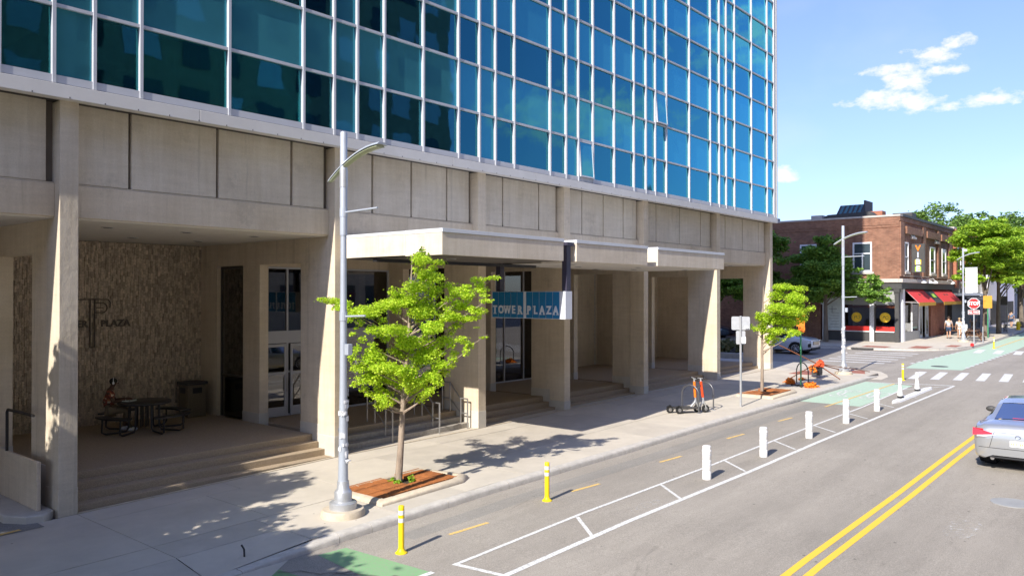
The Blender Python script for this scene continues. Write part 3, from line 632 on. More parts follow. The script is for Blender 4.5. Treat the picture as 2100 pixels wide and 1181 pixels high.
# ceiling
B('porch_ceiling', M['ceil'], TW, -6.5, 38.8, 16.0, 22.3, 5.5, 5.56)
for i in range(2, len(CX) - 1):
    a, b = CX[i], CX[i + 1]
    for fx in (.22, .5, .78):
        for fy in (17.3, 20.0):
            mb = MB(); x = a + (b - a) * fx; mb.lathe([(.13, -.012), (.13, 0.0), (.12, .0)], (x, fy, 5.498), 18); dl = mb.build('downlight', M['alud'], TW, smooth=True)
            mb = MB(); mb.lathe([(.09, -.004), (.09, .0)], (x, fy, 5.484), 14); mb.build('reflector', M['black'], dl)
# beams and wall panels between columns
cw = []
for i in range(len(CX) - 1):
    a, b = CX[i] + .165, CX[i + 1] - .165
    B('beam', conc, TW, a, b, 15.93, 16.25, 5.53, 6.14, bevel=.01)
    B('wall_backing', M['groove'], TW, a, b, 16.06, 16.2, 6.14, 7.72)
    A0, B0 = CX[i] + .35, CX[i + 1] - .35
    n = .87; mid = B0 - A0 - 2 * n
    if i == len(CX) - 2: B0 = CX[i + 1] - .165; mid = B0 - A0 - n - .85
    sp = [A0, A0 + n] + ([] if i == 4 else [A0 + n + mid / 2]) + [A0 + n + mid, B0]
    xs = [a + .02] + sp[1:-1] + [b - .11]
    for p, q in zip(xs[:-1], xs[1:]):
        B('concrete_panel', M['concpanel'], TW, p + .03, q - .03, 15.955, 16.06, 6.175, 7.70, bevel=.012)
    B('panel_ledge', M['planter'], TW, a + .01, b - .01, 15.945, 16.06, 6.135, 6.17)
    cw.append(sp)
# fascia: metal strip with bolts
fx = -6.6
while fx < 38.9:
    x2 = min(fx + 3.72, 39.0); B('fascia_panel', M['fascia'], TW, fx + .004, x2 - .004, 15.42, 15.60, 7.64, 7.885, bevel=.006); fx = x2
MB().extr([(15.42, 7.639), (15.60, 7.639), (15.96, 7.70), (15.96, 7.78), (15.60, 7.72)], 'x', -6.6, 39.0).build('fascia_soffit', M['fascia'], TW)
B('sill_shadow_gap', M['charc'], TW, -6.6, 38.95, 15.46, 15.6, 7.885, 7.9)
bolts = MB(); x = -6
while x < 38.8: bolts.lathe([(.012, 0), (.012, .03)], (x, 15.425, 7.645), 6); x += .62
tag(bolts.build('fascia_bolt', M['charc'], TW), kind='stuff')
# curtain wall
MX = []
for i, sp in enumerate(cw): MX += sp
MX = sorted(MX); MX.append(38.86); MX = [-6.6] + MX
ZR = [8.02, 9.32, 10.70]
while ZR[-1] < 46: ZR.append(ZR[-1] + (1.28 if len(ZR) % 2 else 1.38))
YG = 15.50
ZV = 20.5
def inframe(x0, x1, z0, z1):
    for x in (x0, x1, (x0 + x1) / 2):
        for z in (z0, z1):
            u, v, d = proj(x, YG, z)
            if -60 < u < 2160 and -60 < v < 1250: return True
    return False
gapc = set(round(c, 2) for c in CX)
up = [MB(), MB()]; nm = 0
for ci in range(len(MX) - 1):
    x0, x1 = MX[ci] + .028, MX[ci + 1] - .028
    if x1 - x0 < .1: continue
    isgap = any(x0 < c < x1 for c in CX[:-1]) and (x1 - x0) < .75
    narrow = (x1 - x0) < .95 and not isgap
    for ri in range(len(ZR) - 1):
        z0, z1 = ZR[ri] + .028, ZR[ri + 1] - .03
        vision = ri % 2 == 0 and not isgap
        if not inframe(x0, x1, z0, z1): up[0 if vision else 1].box(x0, x1, YG + .03, YG + .05, z0, z1); continue
        ty = rnd.uniform(-.0045, .0045); tx = rnd.uniform(-.004, .004)
        cxm, czm = (x0 + x1) / 2, (z0 + z1) / 2
        if vision:
            opened = (abs(cxm - 22.3) < .5 and ri == 0) or (abs(cxm - 27.4) < .6 and ri == 2)
            if opened:
                h = z1 - z0; mb = MB(); c = Vector((cxm, YG + .02, z1)); a = radians(4.0)
                def TP(x, t, dn): return (x, YG + .03 - sin(a) * dn * 1.0 - t * cos(a), z1 - cos(a) * dn + t * sin(a) * 0)
                fr = MB()
                for (xa, xb, d0, d1) in ((x0, x0 + .05, 0, h), (x1 - .05, x1, 0, h), (x0 + .05, x1 - .05, 0, .05), (x0 + .05, x1 - .05, h - .05, h)):
                    fr.add([TP(xa, 0, d0), TP(xb, 0, d0), TP(xb, 0, d1), TP(xa, 0, d1), TP(xa, .05, d0), TP(xb, .05, d0), TP(xb, .05, d1), TP(xa, .05, d1)], [(0, 1, 2, 3), (7, 6, 5, 4), (0, 4, 5, 1), (1, 5, 6, 2), (2, 6, 7, 3), (3, 7, 4, 0)])
                f = tag(fr.build('window_sash', M['alu'], TW), 'top-hung sash standing open'); mb.add([TP(x0 + .05, .03, .05), TP(x1 - .05, .03, .05), TP(x1 - .05, .03, h - .05), TP(x0 + .05, .03, h - .05)], [(3, 2, 1, 0)]); mb.build('pane', M['span'][0], f)
                continue
            mb = MB().obox((cxm, YG + .045, czm), (x1 - x0, .012, z1 - z0), ty, 0); p = mb.build('window_pane', M['vis'], TW)
            if narrow:
                fr = MB(); fw = .035
                fr.box(x0, x0 + fw, YG + .06, YG + .11, z0, z1); fr.box(x1 - fw, x1, YG + .06, YG + .11, z0, z1); fr.box(x0 + fw, x1 - fw, YG + .06, YG + .11, z0, z0 + fw); fr.box(x0 + fw, x1 - fw, YG + .06, YG + .11, z1 - fw, z1)
                fr.build('sash', M['charc'], p)
        else:
            MB().obox((cxm, YG + .045, czm), (x1 - x0, .012, z1 - z0), ty, tx * 0).build('spandrel_panel', rnd.choice(M['span']), TW)
tag(up[0].build('upper_window_glazing', M['vis'], TW), kind='stuff'); tag(up[1].build('upper_spandrel_glazing', M['span'][0], TW), kind='stuff')
ZT = 46.0
for x in MX[1:]:
    B('mullion', M['alu'], TW, x - .03, x + .03, YG - .045, YG + .12, 7.90, ZT)
for ri, z in enumerate(ZR):
    if z > ZV + 1 and ri % 2: pass
    hh = .06 if ri == 0 else .032
    B('transom', M['alu'], TW, -6.6, 38.86, YG - .022, YG + .11, z - (.12 if ri == 0 else hh), z + .03)
B('corner_cover', M['fascia'], TW, 38.905, 39.02, YG - .06, YG + .3, 7.90, ZT)
# storeys behind the glass: slab edge, ceiling, back partition, some blinds
for ri in range(0, len(ZR) - 1, 2):
    if ZR[ri] > 30: continue
    B('office_ceiling', M['ceiling_in'], TW, -6.5, 38.7, YG + .22, YG + 4.6, ZR[ri + 1] - .02, ZR[ri + 1] + .1)
    B('floor_slab', M['dark_in'], TW, -6.5, 38.7, YG + .22, YG + 4.6, ZR[ri] - .35, ZR[ri] - .2)
    for ci in range(len(MX) - 1):
        x0, x1 = MX[ci] + .06, MX[ci + 1] - .06
        if ZR[ri] < ZV and rnd.random() < .16 and x1 - x0 > .8:
            drop = rnd.choice([.3, .5, 1.0]); B('window_blind', M['blind'], TW, x0, x1, YG + .26, YG + .28, ZR[ri + 1] - drop * (ZR[ri + 1] - ZR[ri]), ZR[ri + 1] - .03)
    for k, c in enumerate(CX[1:-1]): B('room_partition', M['ceiling_in'], TW, c - .06, c + .06, YG + .45, YG + 4.5, ZR[ri] - .2, ZR[ri + 1] - .03)
B('core_wall', M['office'], TW, -6.6, 38.7, YG + 4.62, YG + 4.8, 7.6, ZT)
# tower mass behind and roof
B('rear_mass', M['fascia'], TW, -6.6, 38.9, 22.31, 30.0, -.3, ZT - .1); B('roof', M['fascia'], TW, -6.6, 38.9, YG + .1, 22.3, ZT - .3, ZT)
B('end_wall', M['fascia'], TW, 38.75, 38.9, YG + .32, 22.3, 5.56, ZT - .35)

# back walls of each bay
STX0, STX1 = CX[2] + .14, CX[3] - .14
sw = B('stone_wall_backing', M['groove'], TW, STX0 - 7, STX1, 22.16, 22.30, FZ - .1, 5.5)
sm = MB(); z = FZ + .02; rr = random.Random(5); row = 0
x = STX0
while x < STX1 - .03:
    wdt = rr.uniform(.045, .075); x2 = min(x + wdt, STX1); z = FZ + .01 - rr.uniform(0, .3)
    while z < 5.48:
        h = rr.uniform(.09, .20); za, zb = max(z, FZ), min(z + h, 5.49)
        if zb - za > .02: dp = rr.uniform(.012, .055); sm.box(x + .002, x2 - .002, 22.16 - dp, 22.165, za + .002, zb - .002)
        z += h
    x = x2
tag(sm.build('split_stone_strips', M['stone'], TW), kind='stuff')
sm = MB(); x = 2.6
while x < STX0 - .3:
    x2 = x + rr.uniform(.07, .12); z = FZ
    while z < 5.48:
        h = rr.uniform(.22, .36); zb = min(z + h, 5.49); dp = rr.uniform(.012, .055); sm.box(x + .002, x2 - .002, 22.16 - dp, 22.165, z + .002, zb - .002); z = zb + .001
    x = x2
tag(sm.build('split_stone_strips', M['stone'], TW), kind='stuff')
def glazing(x0, x1, y, z0, z1, xs, zs, fm=M['alu'], gm=M['lobby'], fw=.05, nm='lobby_window', band=None, depth=.1):
    root = MB(); root.box(x0, x0 + fw, y, y + depth, z0, z1); root.box(x1 - fw, x1, y, y + depth, z0, z1)
    root.box(x0 + fw, x1 - fw, y + .001, y + depth, z1 - fw, z1); root.box(x0 + fw, x1 - fw, y + .001, y + depth, z0, z0 + fw)
    for x in xs: root.box(x - fw / 2, x + fw / 2, y + .002, y + depth - .002, z0 + fw, z1 - fw)
    for z in zs: root.box(x0 + fw, x1 - fw, y + .004, y + depth - .004, z - fw / 2, z + fw / 2)
    if band: root.box(x0 + fw, x1 - fw, y - .003, y + depth + .01, band[0], band[1])
    f = root.build(nm, fm, TW); cx_ = [x0 + fw] + xs + [x1 - fw]
    for a, b in zip(cx_[:-1], cx_[1:]): MB().obox(((a + b) / 2, y + depth / 2, (z0 + z1) / 2), (b - a - .01, .012, z1 - z0 - .1), rnd.uniform(-.004, .004)).build('pane', gm, f)
    return f
# bay with the white framed entrance
wb = lambda a, b, y0, y1, z0, z1, m=conc, n_='back_wall': B(n_, m, TW, a, b, y0, y1, z0, z1)
x0, x1 = CX[3] + .14, CX[4] - .14
glazing(x0, x1, 19.68, FZ, 4.86, [x0 + 1.05, x0 + 1.10 + .9, 15.15], [1.85], band=(2.68, 3.03), nm='entrance_screen')
for dx in (x0 + .12, x0 + 1.12):
    d = MB(); y = 19.62; a, b = dx, dx + .86; d.box(a, a + .07, y, y + .05, FZ + .02, 2.66); d.box(b - .07, b, y, y + .05, FZ + .02, 2.66); d.box(a + .07, b - .07, y, y + .05, 2.58, 2.66); d.box(a + .07, b - .07, y, y + .05, FZ + .02, FZ + .28); d.box(a + .07, b - .07, y, y + .05, 1.78, 1.86)
    dd = d.build('entrance_door', M['alu'], TW, bevel=.004); MB().box(a + .07, b - .07, y + .02, y + .03, FZ + .28, 2.58).build('door_pane', M['lobby'], dd); MB().tube([(b - .03, y - .06, 1.3), (b - .03, y - .06, 1.7)], .015, 6).build('door_handle', M['stain'], dd)
wb(x0, x1, 19.7, 19.9, 4.865, 5.5)
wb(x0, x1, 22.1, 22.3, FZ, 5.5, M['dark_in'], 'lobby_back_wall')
# window in the second opening of the first bay
glz = MB(); xg = CX[3]
f = MB().box(xg - .03, xg + .03, 19.86, 19.92, FZ, 4.87).box(xg - .03, xg + .03, 21.15, 21.21, FZ, 4.87).box(xg - .029, xg + .029, 19.92, 21.15, 4.8, 4.87).box(xg - .029, xg + .029, 19.92, 21.15, 1.75, 1.80).build('tall_side_window', M['bronze'], TW)
MB().box(xg - .006, xg + .006, 19.92, 21.15, FZ, 4.8).build('pane', M['lobby'], f)
B('lobby_counter', M['wood'], TW, 13.0, 15.6, 21.0, 21.5, FZ, 1.65); B('lobby_notice', M['paper'], TW, 12.75, 12.95, 20.8, 20.82, 2.0, 2.2)
# narrow centre bay and its neighbour: dark bronze glass
x0, x1 = CX[4] + .14, CX[5] - .14
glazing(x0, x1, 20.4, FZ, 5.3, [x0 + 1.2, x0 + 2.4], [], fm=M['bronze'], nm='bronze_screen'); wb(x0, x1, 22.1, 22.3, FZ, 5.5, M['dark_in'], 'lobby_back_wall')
x0, x1 = CX[5] + .14, CX[6] - .14
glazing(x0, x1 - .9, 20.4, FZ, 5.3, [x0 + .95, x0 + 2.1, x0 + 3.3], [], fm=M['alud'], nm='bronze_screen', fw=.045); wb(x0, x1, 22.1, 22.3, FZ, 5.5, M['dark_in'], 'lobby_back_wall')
wb(x1 - .9, x1, 20.4, 20.6, FZ, 5.5)
for i in (6, 7):
    x0, x1 = CX[i] + .14, CX[i + 1] - .14; wb(x0, x1, 22.1, 22.29, -.1, 5.5)
MB().tube([(32.5, 22.08, FZ), (32.5, 22.08, 5.4)], .02, 6).build('conduit', M['pwhite'], TW)
# left bay over the driveway
B('garage_wall', M['ceil'], TW, -6.4, 3.0, 22.1, 22.25, -.1, 5.5); B('garage_door_leaf', M['planter'], TW, 3.0, 4.2, 21.9, 22.09, FZ - .5, 4.9)
B('porch_side_floor', M['aggr'], TW, 3.2, 5.74, 19.0, 22.1, -.2, FZ, bevel=.01)
# lettering and emblem on the stone wall
LM = M['emblem']; yl = 22.09
def wl(t, x, z, s, sx=1): return text('letter_row', t, s, LM, TW, (x, yl, z), (1, 0, 0), (0, 0, 1), .015, .006, sx)
wl('TOWER', 8.30, 3.29, .25, .98); wl('PLAZA', 9.46, 3.29, .25, 1.04)
em = MB(); X0 = 8.86
em.box(X0 - .07, X0 - .045, yl - .02, yl + .02, 2.66, 3.93).box(X0 + .045, X0 + .07, yl - .02, yl + .02, 2.66, 3.93).box(X0 - .045, X0 + .045, yl - .019, yl + .019, 2.66, 2.685)
em.box(X0 - .42, X0 + .40, yl - .021, yl + .021, 3.93, 3.955)
for sx_ in (-1, 1):
    em.tube([(X0 + sx_ * .40, yl, 3.94), (X0 + sx_ * .46, yl, 3.86), (X0 + sx_ * .45, yl, 3.72)], .014, 6)
em.tube([(X0 + .12 + .16 * (1 + cos(a)) * .8, yl, 3.72 + .13 * sin(a)) for a in [x * pi / 8 - pi / 2 for x in range(9)]], .016, 6); em.box(X0 + .10, X0 + .26, yl - .018, yl + .018, 3.71, 3.735); em.box(X0 + .08, X0 + .24, yl - .018, yl + .018, 3.835, 3.86); em.box(X0 + .08, X0 + .24, yl - .018, yl + .018, 3.58, 3.605)
em.build('wall_emblem', LM, TW)

# entrance canopy
CY = 12.30; ZB, ZTP = 4.95, 5.52
can = B('canopy_slab', M['canopywhite'], TW, 12.2, 26.2, 13.5, 16.0, ZB + .02, ZTP - .06)
secs = [(12.20, 16.66), (17.24, 20.93), (21.55, 26.20)]
for k, (a, b) in enumerate(secs):
    B('canopy_fascia', M['canopywhite'], TW, a, b, CY, 13.498, ZB, ZTP - .075, bevel=.008)
    n = 3; st = (b - a) / n
    for j in range(n): B('canopy_coping', M['coping'], TW, a - .012 + j * st + .003, a + (j + 1) * st + .012 - .003, CY - .02, 13.5, ZTP - .072, ZTP + .015, bevel=.004)
for j in range(4): B('canopy_coping', M['coping'], TW, 12.19 + j * 3.5, 12.19 + (j + 1) * 3.5 - .004, 13.502, 15.93, ZTP - .06, ZTP + .01)
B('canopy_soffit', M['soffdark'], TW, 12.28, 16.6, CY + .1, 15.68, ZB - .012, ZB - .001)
B('soffit_beam', M['black'], TW, 12.3, 18.4, 14.6, 14.75, ZB - .09, ZB - .013)
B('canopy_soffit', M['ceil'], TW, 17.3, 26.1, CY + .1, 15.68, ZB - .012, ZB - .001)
for x, y in ((18.3, 13.2), (20, 14.2), (21.9, 13.2), (23.6, 14.4), (25.2, 13.3), (19.2, 15.2), (22.6, 15.3), (13.6, 13.4)):
    mb = MB(); mb.lathe([(.12, -.012), (.12, 0)], (x, y, ZB - .013), 16); dl = mb.build('downlight', M['alud'], TW); MB().lathe([(.08, -.003), (.08, 0)], (x, y, ZB - .026), 12).build('reflector', M['black'], dl)

# ------------------------------------------------------------ brick corner building
BX, BY = 63.3, 15.84; BT = 10.2; bz = g(63) 
BB = thing('brick_shop_building', (BX + 8, BY + 8, bz), 'two storey red brick corner building with shopfront, red awnings and rooftop skylight', 'building')
br = M['brick']
B('side_wall', br, BB, BX, BX + .4, BY + .001, 42, 5.05, BT - .35); B('side_wall', br, BB, BX, BX + .4, 21.6, 42, bz - .2, 5.05)
B('front_wall', br, BB, BX + .402, 81, BY, BY + .4, 5.05, BT - .35); B('roof', M['charc'], BB, BX + .3, 81, BY + .3, 42, BT - .5, BT - .4)
B('rear_wall', br, BB, BX, 81, 41.9, 42, bz, BT - .3); B('party_wall', br, BB, 80.7, 81, BY + .4, 42, bz, BT + .1)
B('corbel_band', br, BB, BX - .07, BX, BY, 42, BT - .95, BT - .35); B('corbel_band', br, BB, BX - .04, BX, BY, 42, BT - 1.15, BT - .95)
B('corbel_band', br, BB, BX - .07, 81, BY - .08, BY, BT - .7, BT - .35)
B('parapet_coping', M['cornice'], BB, BX - .12, BX + .5, BY - .1, 42, BT - .349, BT - .22); B('parapet_coping', M['charc'], BB, BX + .5, 81.1, BY - .14, BY + .5, BT - .345, BT - .15)
for xa, xb in ((BX, 64.3), (70.0, 70.9), (75.2, 76.0), (79.4, 80.6)):
    B('brick_pilaster', br, BB, xa, xb, BY - .12, BY - .001, 5.4, BT - .75, bevel=.01)
for xa, xb in ((64.8, 69.6), (71.2, 75), (76.3, 79.2)): B('brick_arch_band', br, BB, xa, xb, BY - .18, BY - .001, BT - 1.55, BT - 1.0)
def shop_window(nm, ax, a0, a1, z0, z1, sill=True, fm=M['white'], cross=None, fw=.12, vx=1, pm=M['plainwin']):
    """ax 'x': on the side wall (plane x = BX); ax 'y': on the front (plane y = BY)"""
    f = MB(); g_ = MB()
    def bx(mb, p, q, d0, d1, za, zb):
        if ax == 'x': mb.box(BX - d1, BX - d0, p, q, za, zb)
        else: mb.box(p, q, BY - d1, BY - d0, za, zb)
    bx(f, a0, a0 + fw, .001, .07, z0, z1); bx(f, a1 - fw, a1, .001, .07, z0, z1); bx(f, a0 + fw, a1 - fw, .001, .07, z0, z0 + fw); bx(f, a0 + fw, a1 - fw, .001, .07, z1 - fw, z1)
    zc = z0 + (z1 - z0) * (cross or .5); bx(f, a0 + fw, a1 - fw, .001, .06, zc - .04, zc + .04)
    if vx == 2: bx(f, (a0 + a1) / 2 - .05, (a0 + a1) / 2 + .05, .001, .055, z0 + fw, zc - .04)
    o = f.build(nm, fm, BB, bevel=.008); bx(g_, a0 + fw, a1 - fw, .002, .02, z0 + fw, z1 - fw); g_.build('pane', pm, o)
    if sill: s_ = MB(); bx(s_, a0 - .15, a1 + .15, .0, .16, z0 - .18, z0 - .002); s_.build('stone_sill', M['cornice'], BB, bevel=.01)
shop_window('upper_window', 'x', 17.75, 19.15, 5.75, 8.0, cross=.62, vx=2); shop_window('upper_window', 'x', 21.9, 23.2, 5.75, 8.0, cross=.62, vx=2); shop_window('upper_window', 'x', 25.6, 26.9, 5.75, 8.0, cross=.62, vx=2); shop_window('upper_window', 'x', 30, 31.3, 5.75, 8.0, cross=.62, vx=2)
for xa, xb in ((64.6, 65.7), (72.6, 74.3), (76.9, 78.4)): shop_window('upper_window', 'y', xa, xb, 5.75, 8.0)
for xa, xb in ((66.6, 67.6), (75.0 - .6, 75.1 + .2)): shop_window('small_window', 'y', xa, xb, 8.5, 9.15, fw=.08)
# storefront zone
B('storefront_cornice', M['cornice'], BB, BX - .32, 81, BY - .3, BY - .001, 4.92, 5.2, bevel=.02); B('storefront_cornice', M['cornice'], BB, BX - .32, BX - .001, BY, 21.6, 4.92, 5.2, bevel=.02)
B('sign_band', M['charc'], BB, BX - .2, 81, BY - .2, BY + .05, 4.45, 4.918); B('sign_band', M['charc'], BB, BX - .2, BX + .1, BY + .051, 21.6, 4.45, 4.918)
B('shop_back_wall', M['ceil'], BB, BX + 5, 80.6, 20.6, 20.7, bz, 5.0); B('shop_ceiling', M['ceil'], BB, BX + .1, 80.6, BY + .1, 21.5, 4.9, 4.95); B('shop_floor', M['wood'], BB, BX + .02, 80.6, BY + .42, 21.5, bz - .1, bz + .02)
B('shop_end_wall', M['orangep'], BB, BX + .1, BX + 5, 21.3, 21.45, bz, 4.9)
B('transom_panel', M['grey'], BB, BX + .02, BX + .1, BY + .3, 19.9, 3.25, 4.44); B('transom_panel', M['paper'], BB, BX + .02, BX + .1, 19.92, 21.6, 3.25, 4.44)
B('stall_riser', M['charc'], BB, BX + .01, BX + .25, BY + .3, 21.4, bz - .1, 1.22)
def shopglass(ax, a0, a1, z0, z1):
    mb = MB()
    if ax == 'x': mb.box(BX + .05, BX + .07, a0, a1, z0, z1)
    else: mb.box(a0, a1, BY + .05, BY + .07, z0, z1)
    return mb.build('shop_window', M['shop'], BB)
shopglass('x', 17.95, 19.75, 1.25, 3.22); shopglass('x', 16.2, 17.55, 1.25, 3.22)
for a, b in ((17.95, 19.75), (16.2, 17.55)): B('red_window_strip', M['redp'], BB, BX + .035, BX + .045, a, b, 1.27, 1.62); B('window_ledge', M['white'], BB, BX - .05, BX + .06, a, b, 1.2, 1.26); B('orange_valance', M['orangep'], BB, BX + .1, BX + .12, a, b, 3.0, 3.2)
B('white_menu_panel', M['paper'], BB, BX - .02, BX + .04, 20.0, 21.1, 1.25, 3.25)
mt_ = MB()
for k in range(6): z = 1.5 + k * .22; mt_.box(BX - .026, BX - .0201, 20.15 + .07 * (k % 2), 20.95 - .1 * (k % 3), z, z + .018)
mt_.box(BX - .026, BX - .0201, 20.7, 20.73, 2.6, 3.15).box(BX - .026, BX - .0201, 20.35, 20.95, 2.9, 2.93)
mt_.build('menu_lettering', M['charc'], BB)
B('white_post', M['white'], BB, BX - .03, BX + .12, 21.2, 21.45, bz, 4.44)
for yc in (18.9, 16.85):
    d = MB().disc((BX + .03, yc, 2.3), (-1, 0, 0), .37, .012, 28).build('round_window_decal', M['yel'], BB)
    q = MB(); q.tube([(BX + .012, yc + .30 * cos(a), 2.3 + .30 * sin(a)) for a in [2 * pi * k / 24 for k in range(25)]], .008, 4)
    q.tube([(BX + .012, yc + .16, 2.15), (BX + .012, yc + .13, 2.42), (BX + .012, yc + .04, 2.44), (BX + .012, yc + .05, 2.32), (BX + .012, yc + .13, 2.30)], .014, 4); q.tube([(BX + .012, yc - .15 + .07 * cos(a), 2.3 + .12 * sin(a)) for a in [x * pi / 6 for x in range(1, 12)]], .014, 4); q.tube([(BX + .012, yc, 2.42), (BX + .012, yc - .04, 2.2)], .014, 4)
    q.build('decal_lettering', M['charc'], d)
B('mottled_pier', M['tape'], BB, BX - .12, BX + .2, 17.62, 17.92, bz, 4.44, bevel=.01); B('mullion_post', M['bronze'], BB, BX, BX + .1, 17.5, 17.6, bz, 3.3)
B('dark_corner_column', M['charc'], BB, BX - .16, BX + .12, BY + .02, BY + .3, bz, 4.44, bevel=.01); B('column_capital', M['charc'], BB, BX - .22, BX + .18, BY - .04, BY + .36, 4.2, 4.443)
B('white_post', M['white'], BB, 64.2, 64.75, BY - .02, BY + .2, bz, 4.44)
for xa, xb in ((64.78, 66.9), (67.0, 69.1)): shopglass('y', xa, xb, 1.2, 3.4)
for x in (64.77, 66.93, 69.12): B('shop_mullion', M['white'], BB, x - .05, x + .05, BY - .01, BY + .1, 1.1, 3.5)
B('stall_riser', M['grey'], BB, 64.76, 69.2, BY - .02, BY + .2, bz - .1, 1.18); B('shop_transom', M['white'], BB, 64.76, 69.2, BY - .015, BY + .1, 3.42, 3.5)
for x in (69.6, 71.6): dd = B('shop_door', M['paper'], BB, x, x + 1.0, BY + .1, BY + .16, bz, 3.2, bevel=.01); B('door_pane', M['plainwin'], dd, x + .2, x + .8, BY + .09, BY + .099, bz + .3, 2.9)
B('brick_infill', M['brick2'], BB, 73.0, 78.2, BY + .02, BY + .3, bz - .1, 4.4); B('storefront_opening', M['dark_in'], BB, 78.4, 80.6, BY + .3, BY + .4, bz, 4.4)
for (a, b) in ((64.9, 70.2), (73.1, 79.9)):
    n = 1; mb = MB(); y1 = BY - .96; mb.add([(a, BY - .02, 4.4), (b, BY - .02, 4.4), (b, y1, 3.42), (a, y1, 3.42), (a, BY - .02, 4.36), (b, BY - .02, 4.36), (b, y1, 3.38), (a, y1, 3.38)], [(0, 3, 2, 1), (4, 5, 6, 7), (0, 1, 5, 4), (1, 2, 6, 5), (2, 3, 7, 6), (3, 0, 4, 7)])
    aw = mb.build('red_awning', M['red'], BB); MB().box(a, b, y1 - .02, y1, 3.16, 3.43).build('gold_valance', M['gold'], aw)
    fr = MB(); 
    for x in (a + .02, b - .02): fr.tube([(x, BY - .02, 3.45), (x, y1, 3.40)], .02, 6); fr.tube([(x, BY - .03, 4.34), (x, y1, 3.36)], .02, 6)
    fr.build('awning_frame', M['alud'], aw)
    cx_ = (a + b) / 2; mk = MB()
    for s_ in ((-.3,) if a < 70 else (-.8, .2)):
        for dx in (0, .28): yy = BY - .35; zz = 4.4 - (.98 / .94) * .33 + .012; mk.tube([(cx_ + s_ + dx, yy, zz), (cx_ + s_ + dx + .12, yy - .1, zz - .10), (cx_ + s_ + dx + .26, yy - .02, zz - .02)], .02, 4)
    mk.build('awning_print', M['charc'], aw)
mb = MB(); a, b, y1 = 70.22, 73.08, BY - .96; mb.add([(a, BY - .02, 4.42), (b, BY - .02, 4.42), (b, y1, 3.38), (a, y1, 3.38), (a, BY - .02, 4.36), (b, BY - .02, 4.36), (b, y1, 3.34), (a, y1, 3.34)], [(0, 3, 2, 1), (4, 5, 6, 7), (0, 1, 5, 4), (1, 2, 6, 5), (2, 3, 7, 6), (3, 0, 4, 7)]); aw = mb.build('grey_awning', M['charc'], BB)
mb = MB(); mb.add([(71.1, BY - .35, 4.08), (72.3, BY - .35, 4.08), (72.3, BY - .62, 3.80), (71.1, BY - .62, 3.80)], [(0, 3, 2, 1)]); mb.build('awning_sign', M['lime'], aw)
# gooseneck lamps
for x in (67.2, 69.2, 71.0, 77.5):
    lp = MB().tube([(x, BY - .2, 4.95), (x, BY - .35, 5.25), (x, BY - .6, 5.3), (x, BY - .75, 5.15)], .025, 6).build('gooseneck_lamp', M['alud'], BB); MB().lathe([(.2, -.2), (.16, -.1), (.05, 0)], (x, BY - .78, 5.12), 12).build('lamp_shade', M['white'], lp, smooth=True)
B('string_cable', M['cornice'], BB, 64, 80, BY - .16, BY - .12, 5.42, 5.46)
# projecting sign with coloured letters
vb = B('projecting_sign', M['charc'], BB, 66.2, 66.36, 14.78, 15.7, 5.72, 7.9, bevel=.01)
for ch, z, mt__ in (('V', 7.55, M['orangep']), ('I', 7.03, M['suvwhite']), ('B', 6.5, M['yel']), ('E', 5.98, M['lime'])):
    MB().box(66.17, 66.198, 15.03, 15.45, z - .19, z + .19).build('letter_tile', mt__, vb) if ch in 'BE' else None
    text('sign_letter', ch, .58, mt__ if ch in 'VI' else M['paper'], vb, (66.16, 15.24, z), (0, -1, 0), (0, 0, 1), .012, .02)
# rooftop skylight and chimneys
sk = MB(); ya, yb = 19.1, 21.2; sk.extr([(BX + 2.0, BT - .5), (BX + 5.6, BT - .5), (BX + 5.6, BT + 2.1), (BX + 4.9, BT + 2.1)], 'y', ya - 0, yb)
sk = MB(); n = 0
prof = [(65.6, BT - .4), (67.9, BT - .4), (67.9, BT + 1.1), (66.9, BT + 1.1), (65.8, BT + .25)]
so_ = MB().extr([(y, z) for y, z in prof], 'y', ya, yb).build('skylight', M['charc'], BB)
for k in range(5):
    a = ya + .25 + k * ((yb - ya - .3) / 5); b = a + (yb - ya - .3) / 5 - .16
    MB().add([(65.84, a, BT + .32), (65.84, b, BT + .32), (66.84, b, BT + 1.09), (66.84, a, BT + 1.09)], [(0, 1, 2, 3)]).build('skylight_pane', M['lightpanel'], so_)
MB().extr([(17.6, BT - .4), (22.6, BT - .4), (21.6, BT + .22), (18.4, BT + .3)], 'x', 65.0, 68.4).build('skylight_curb', M['charc'], BB)
B('skylight_end', M['charc'], BB, 65.9, 67.9, 18.98, 19.09, BT - .3, BT + 1.3)
for y, h, w_ in ((22.9, .35, .9), (26.6, .35, .5), (18.3, .42, 1.0)):
    B('chimney', M['brick2'] if y < 20 else M['cornice'], BB, 66.2, 67.2, y - w_ / 2, y + w_ / 2, BT - .4, BT + h)
B('roof_box', M['charc'], BB, 72, 73.4, 17, 18.6, BT - .4, BT + .7, bevel=.1)

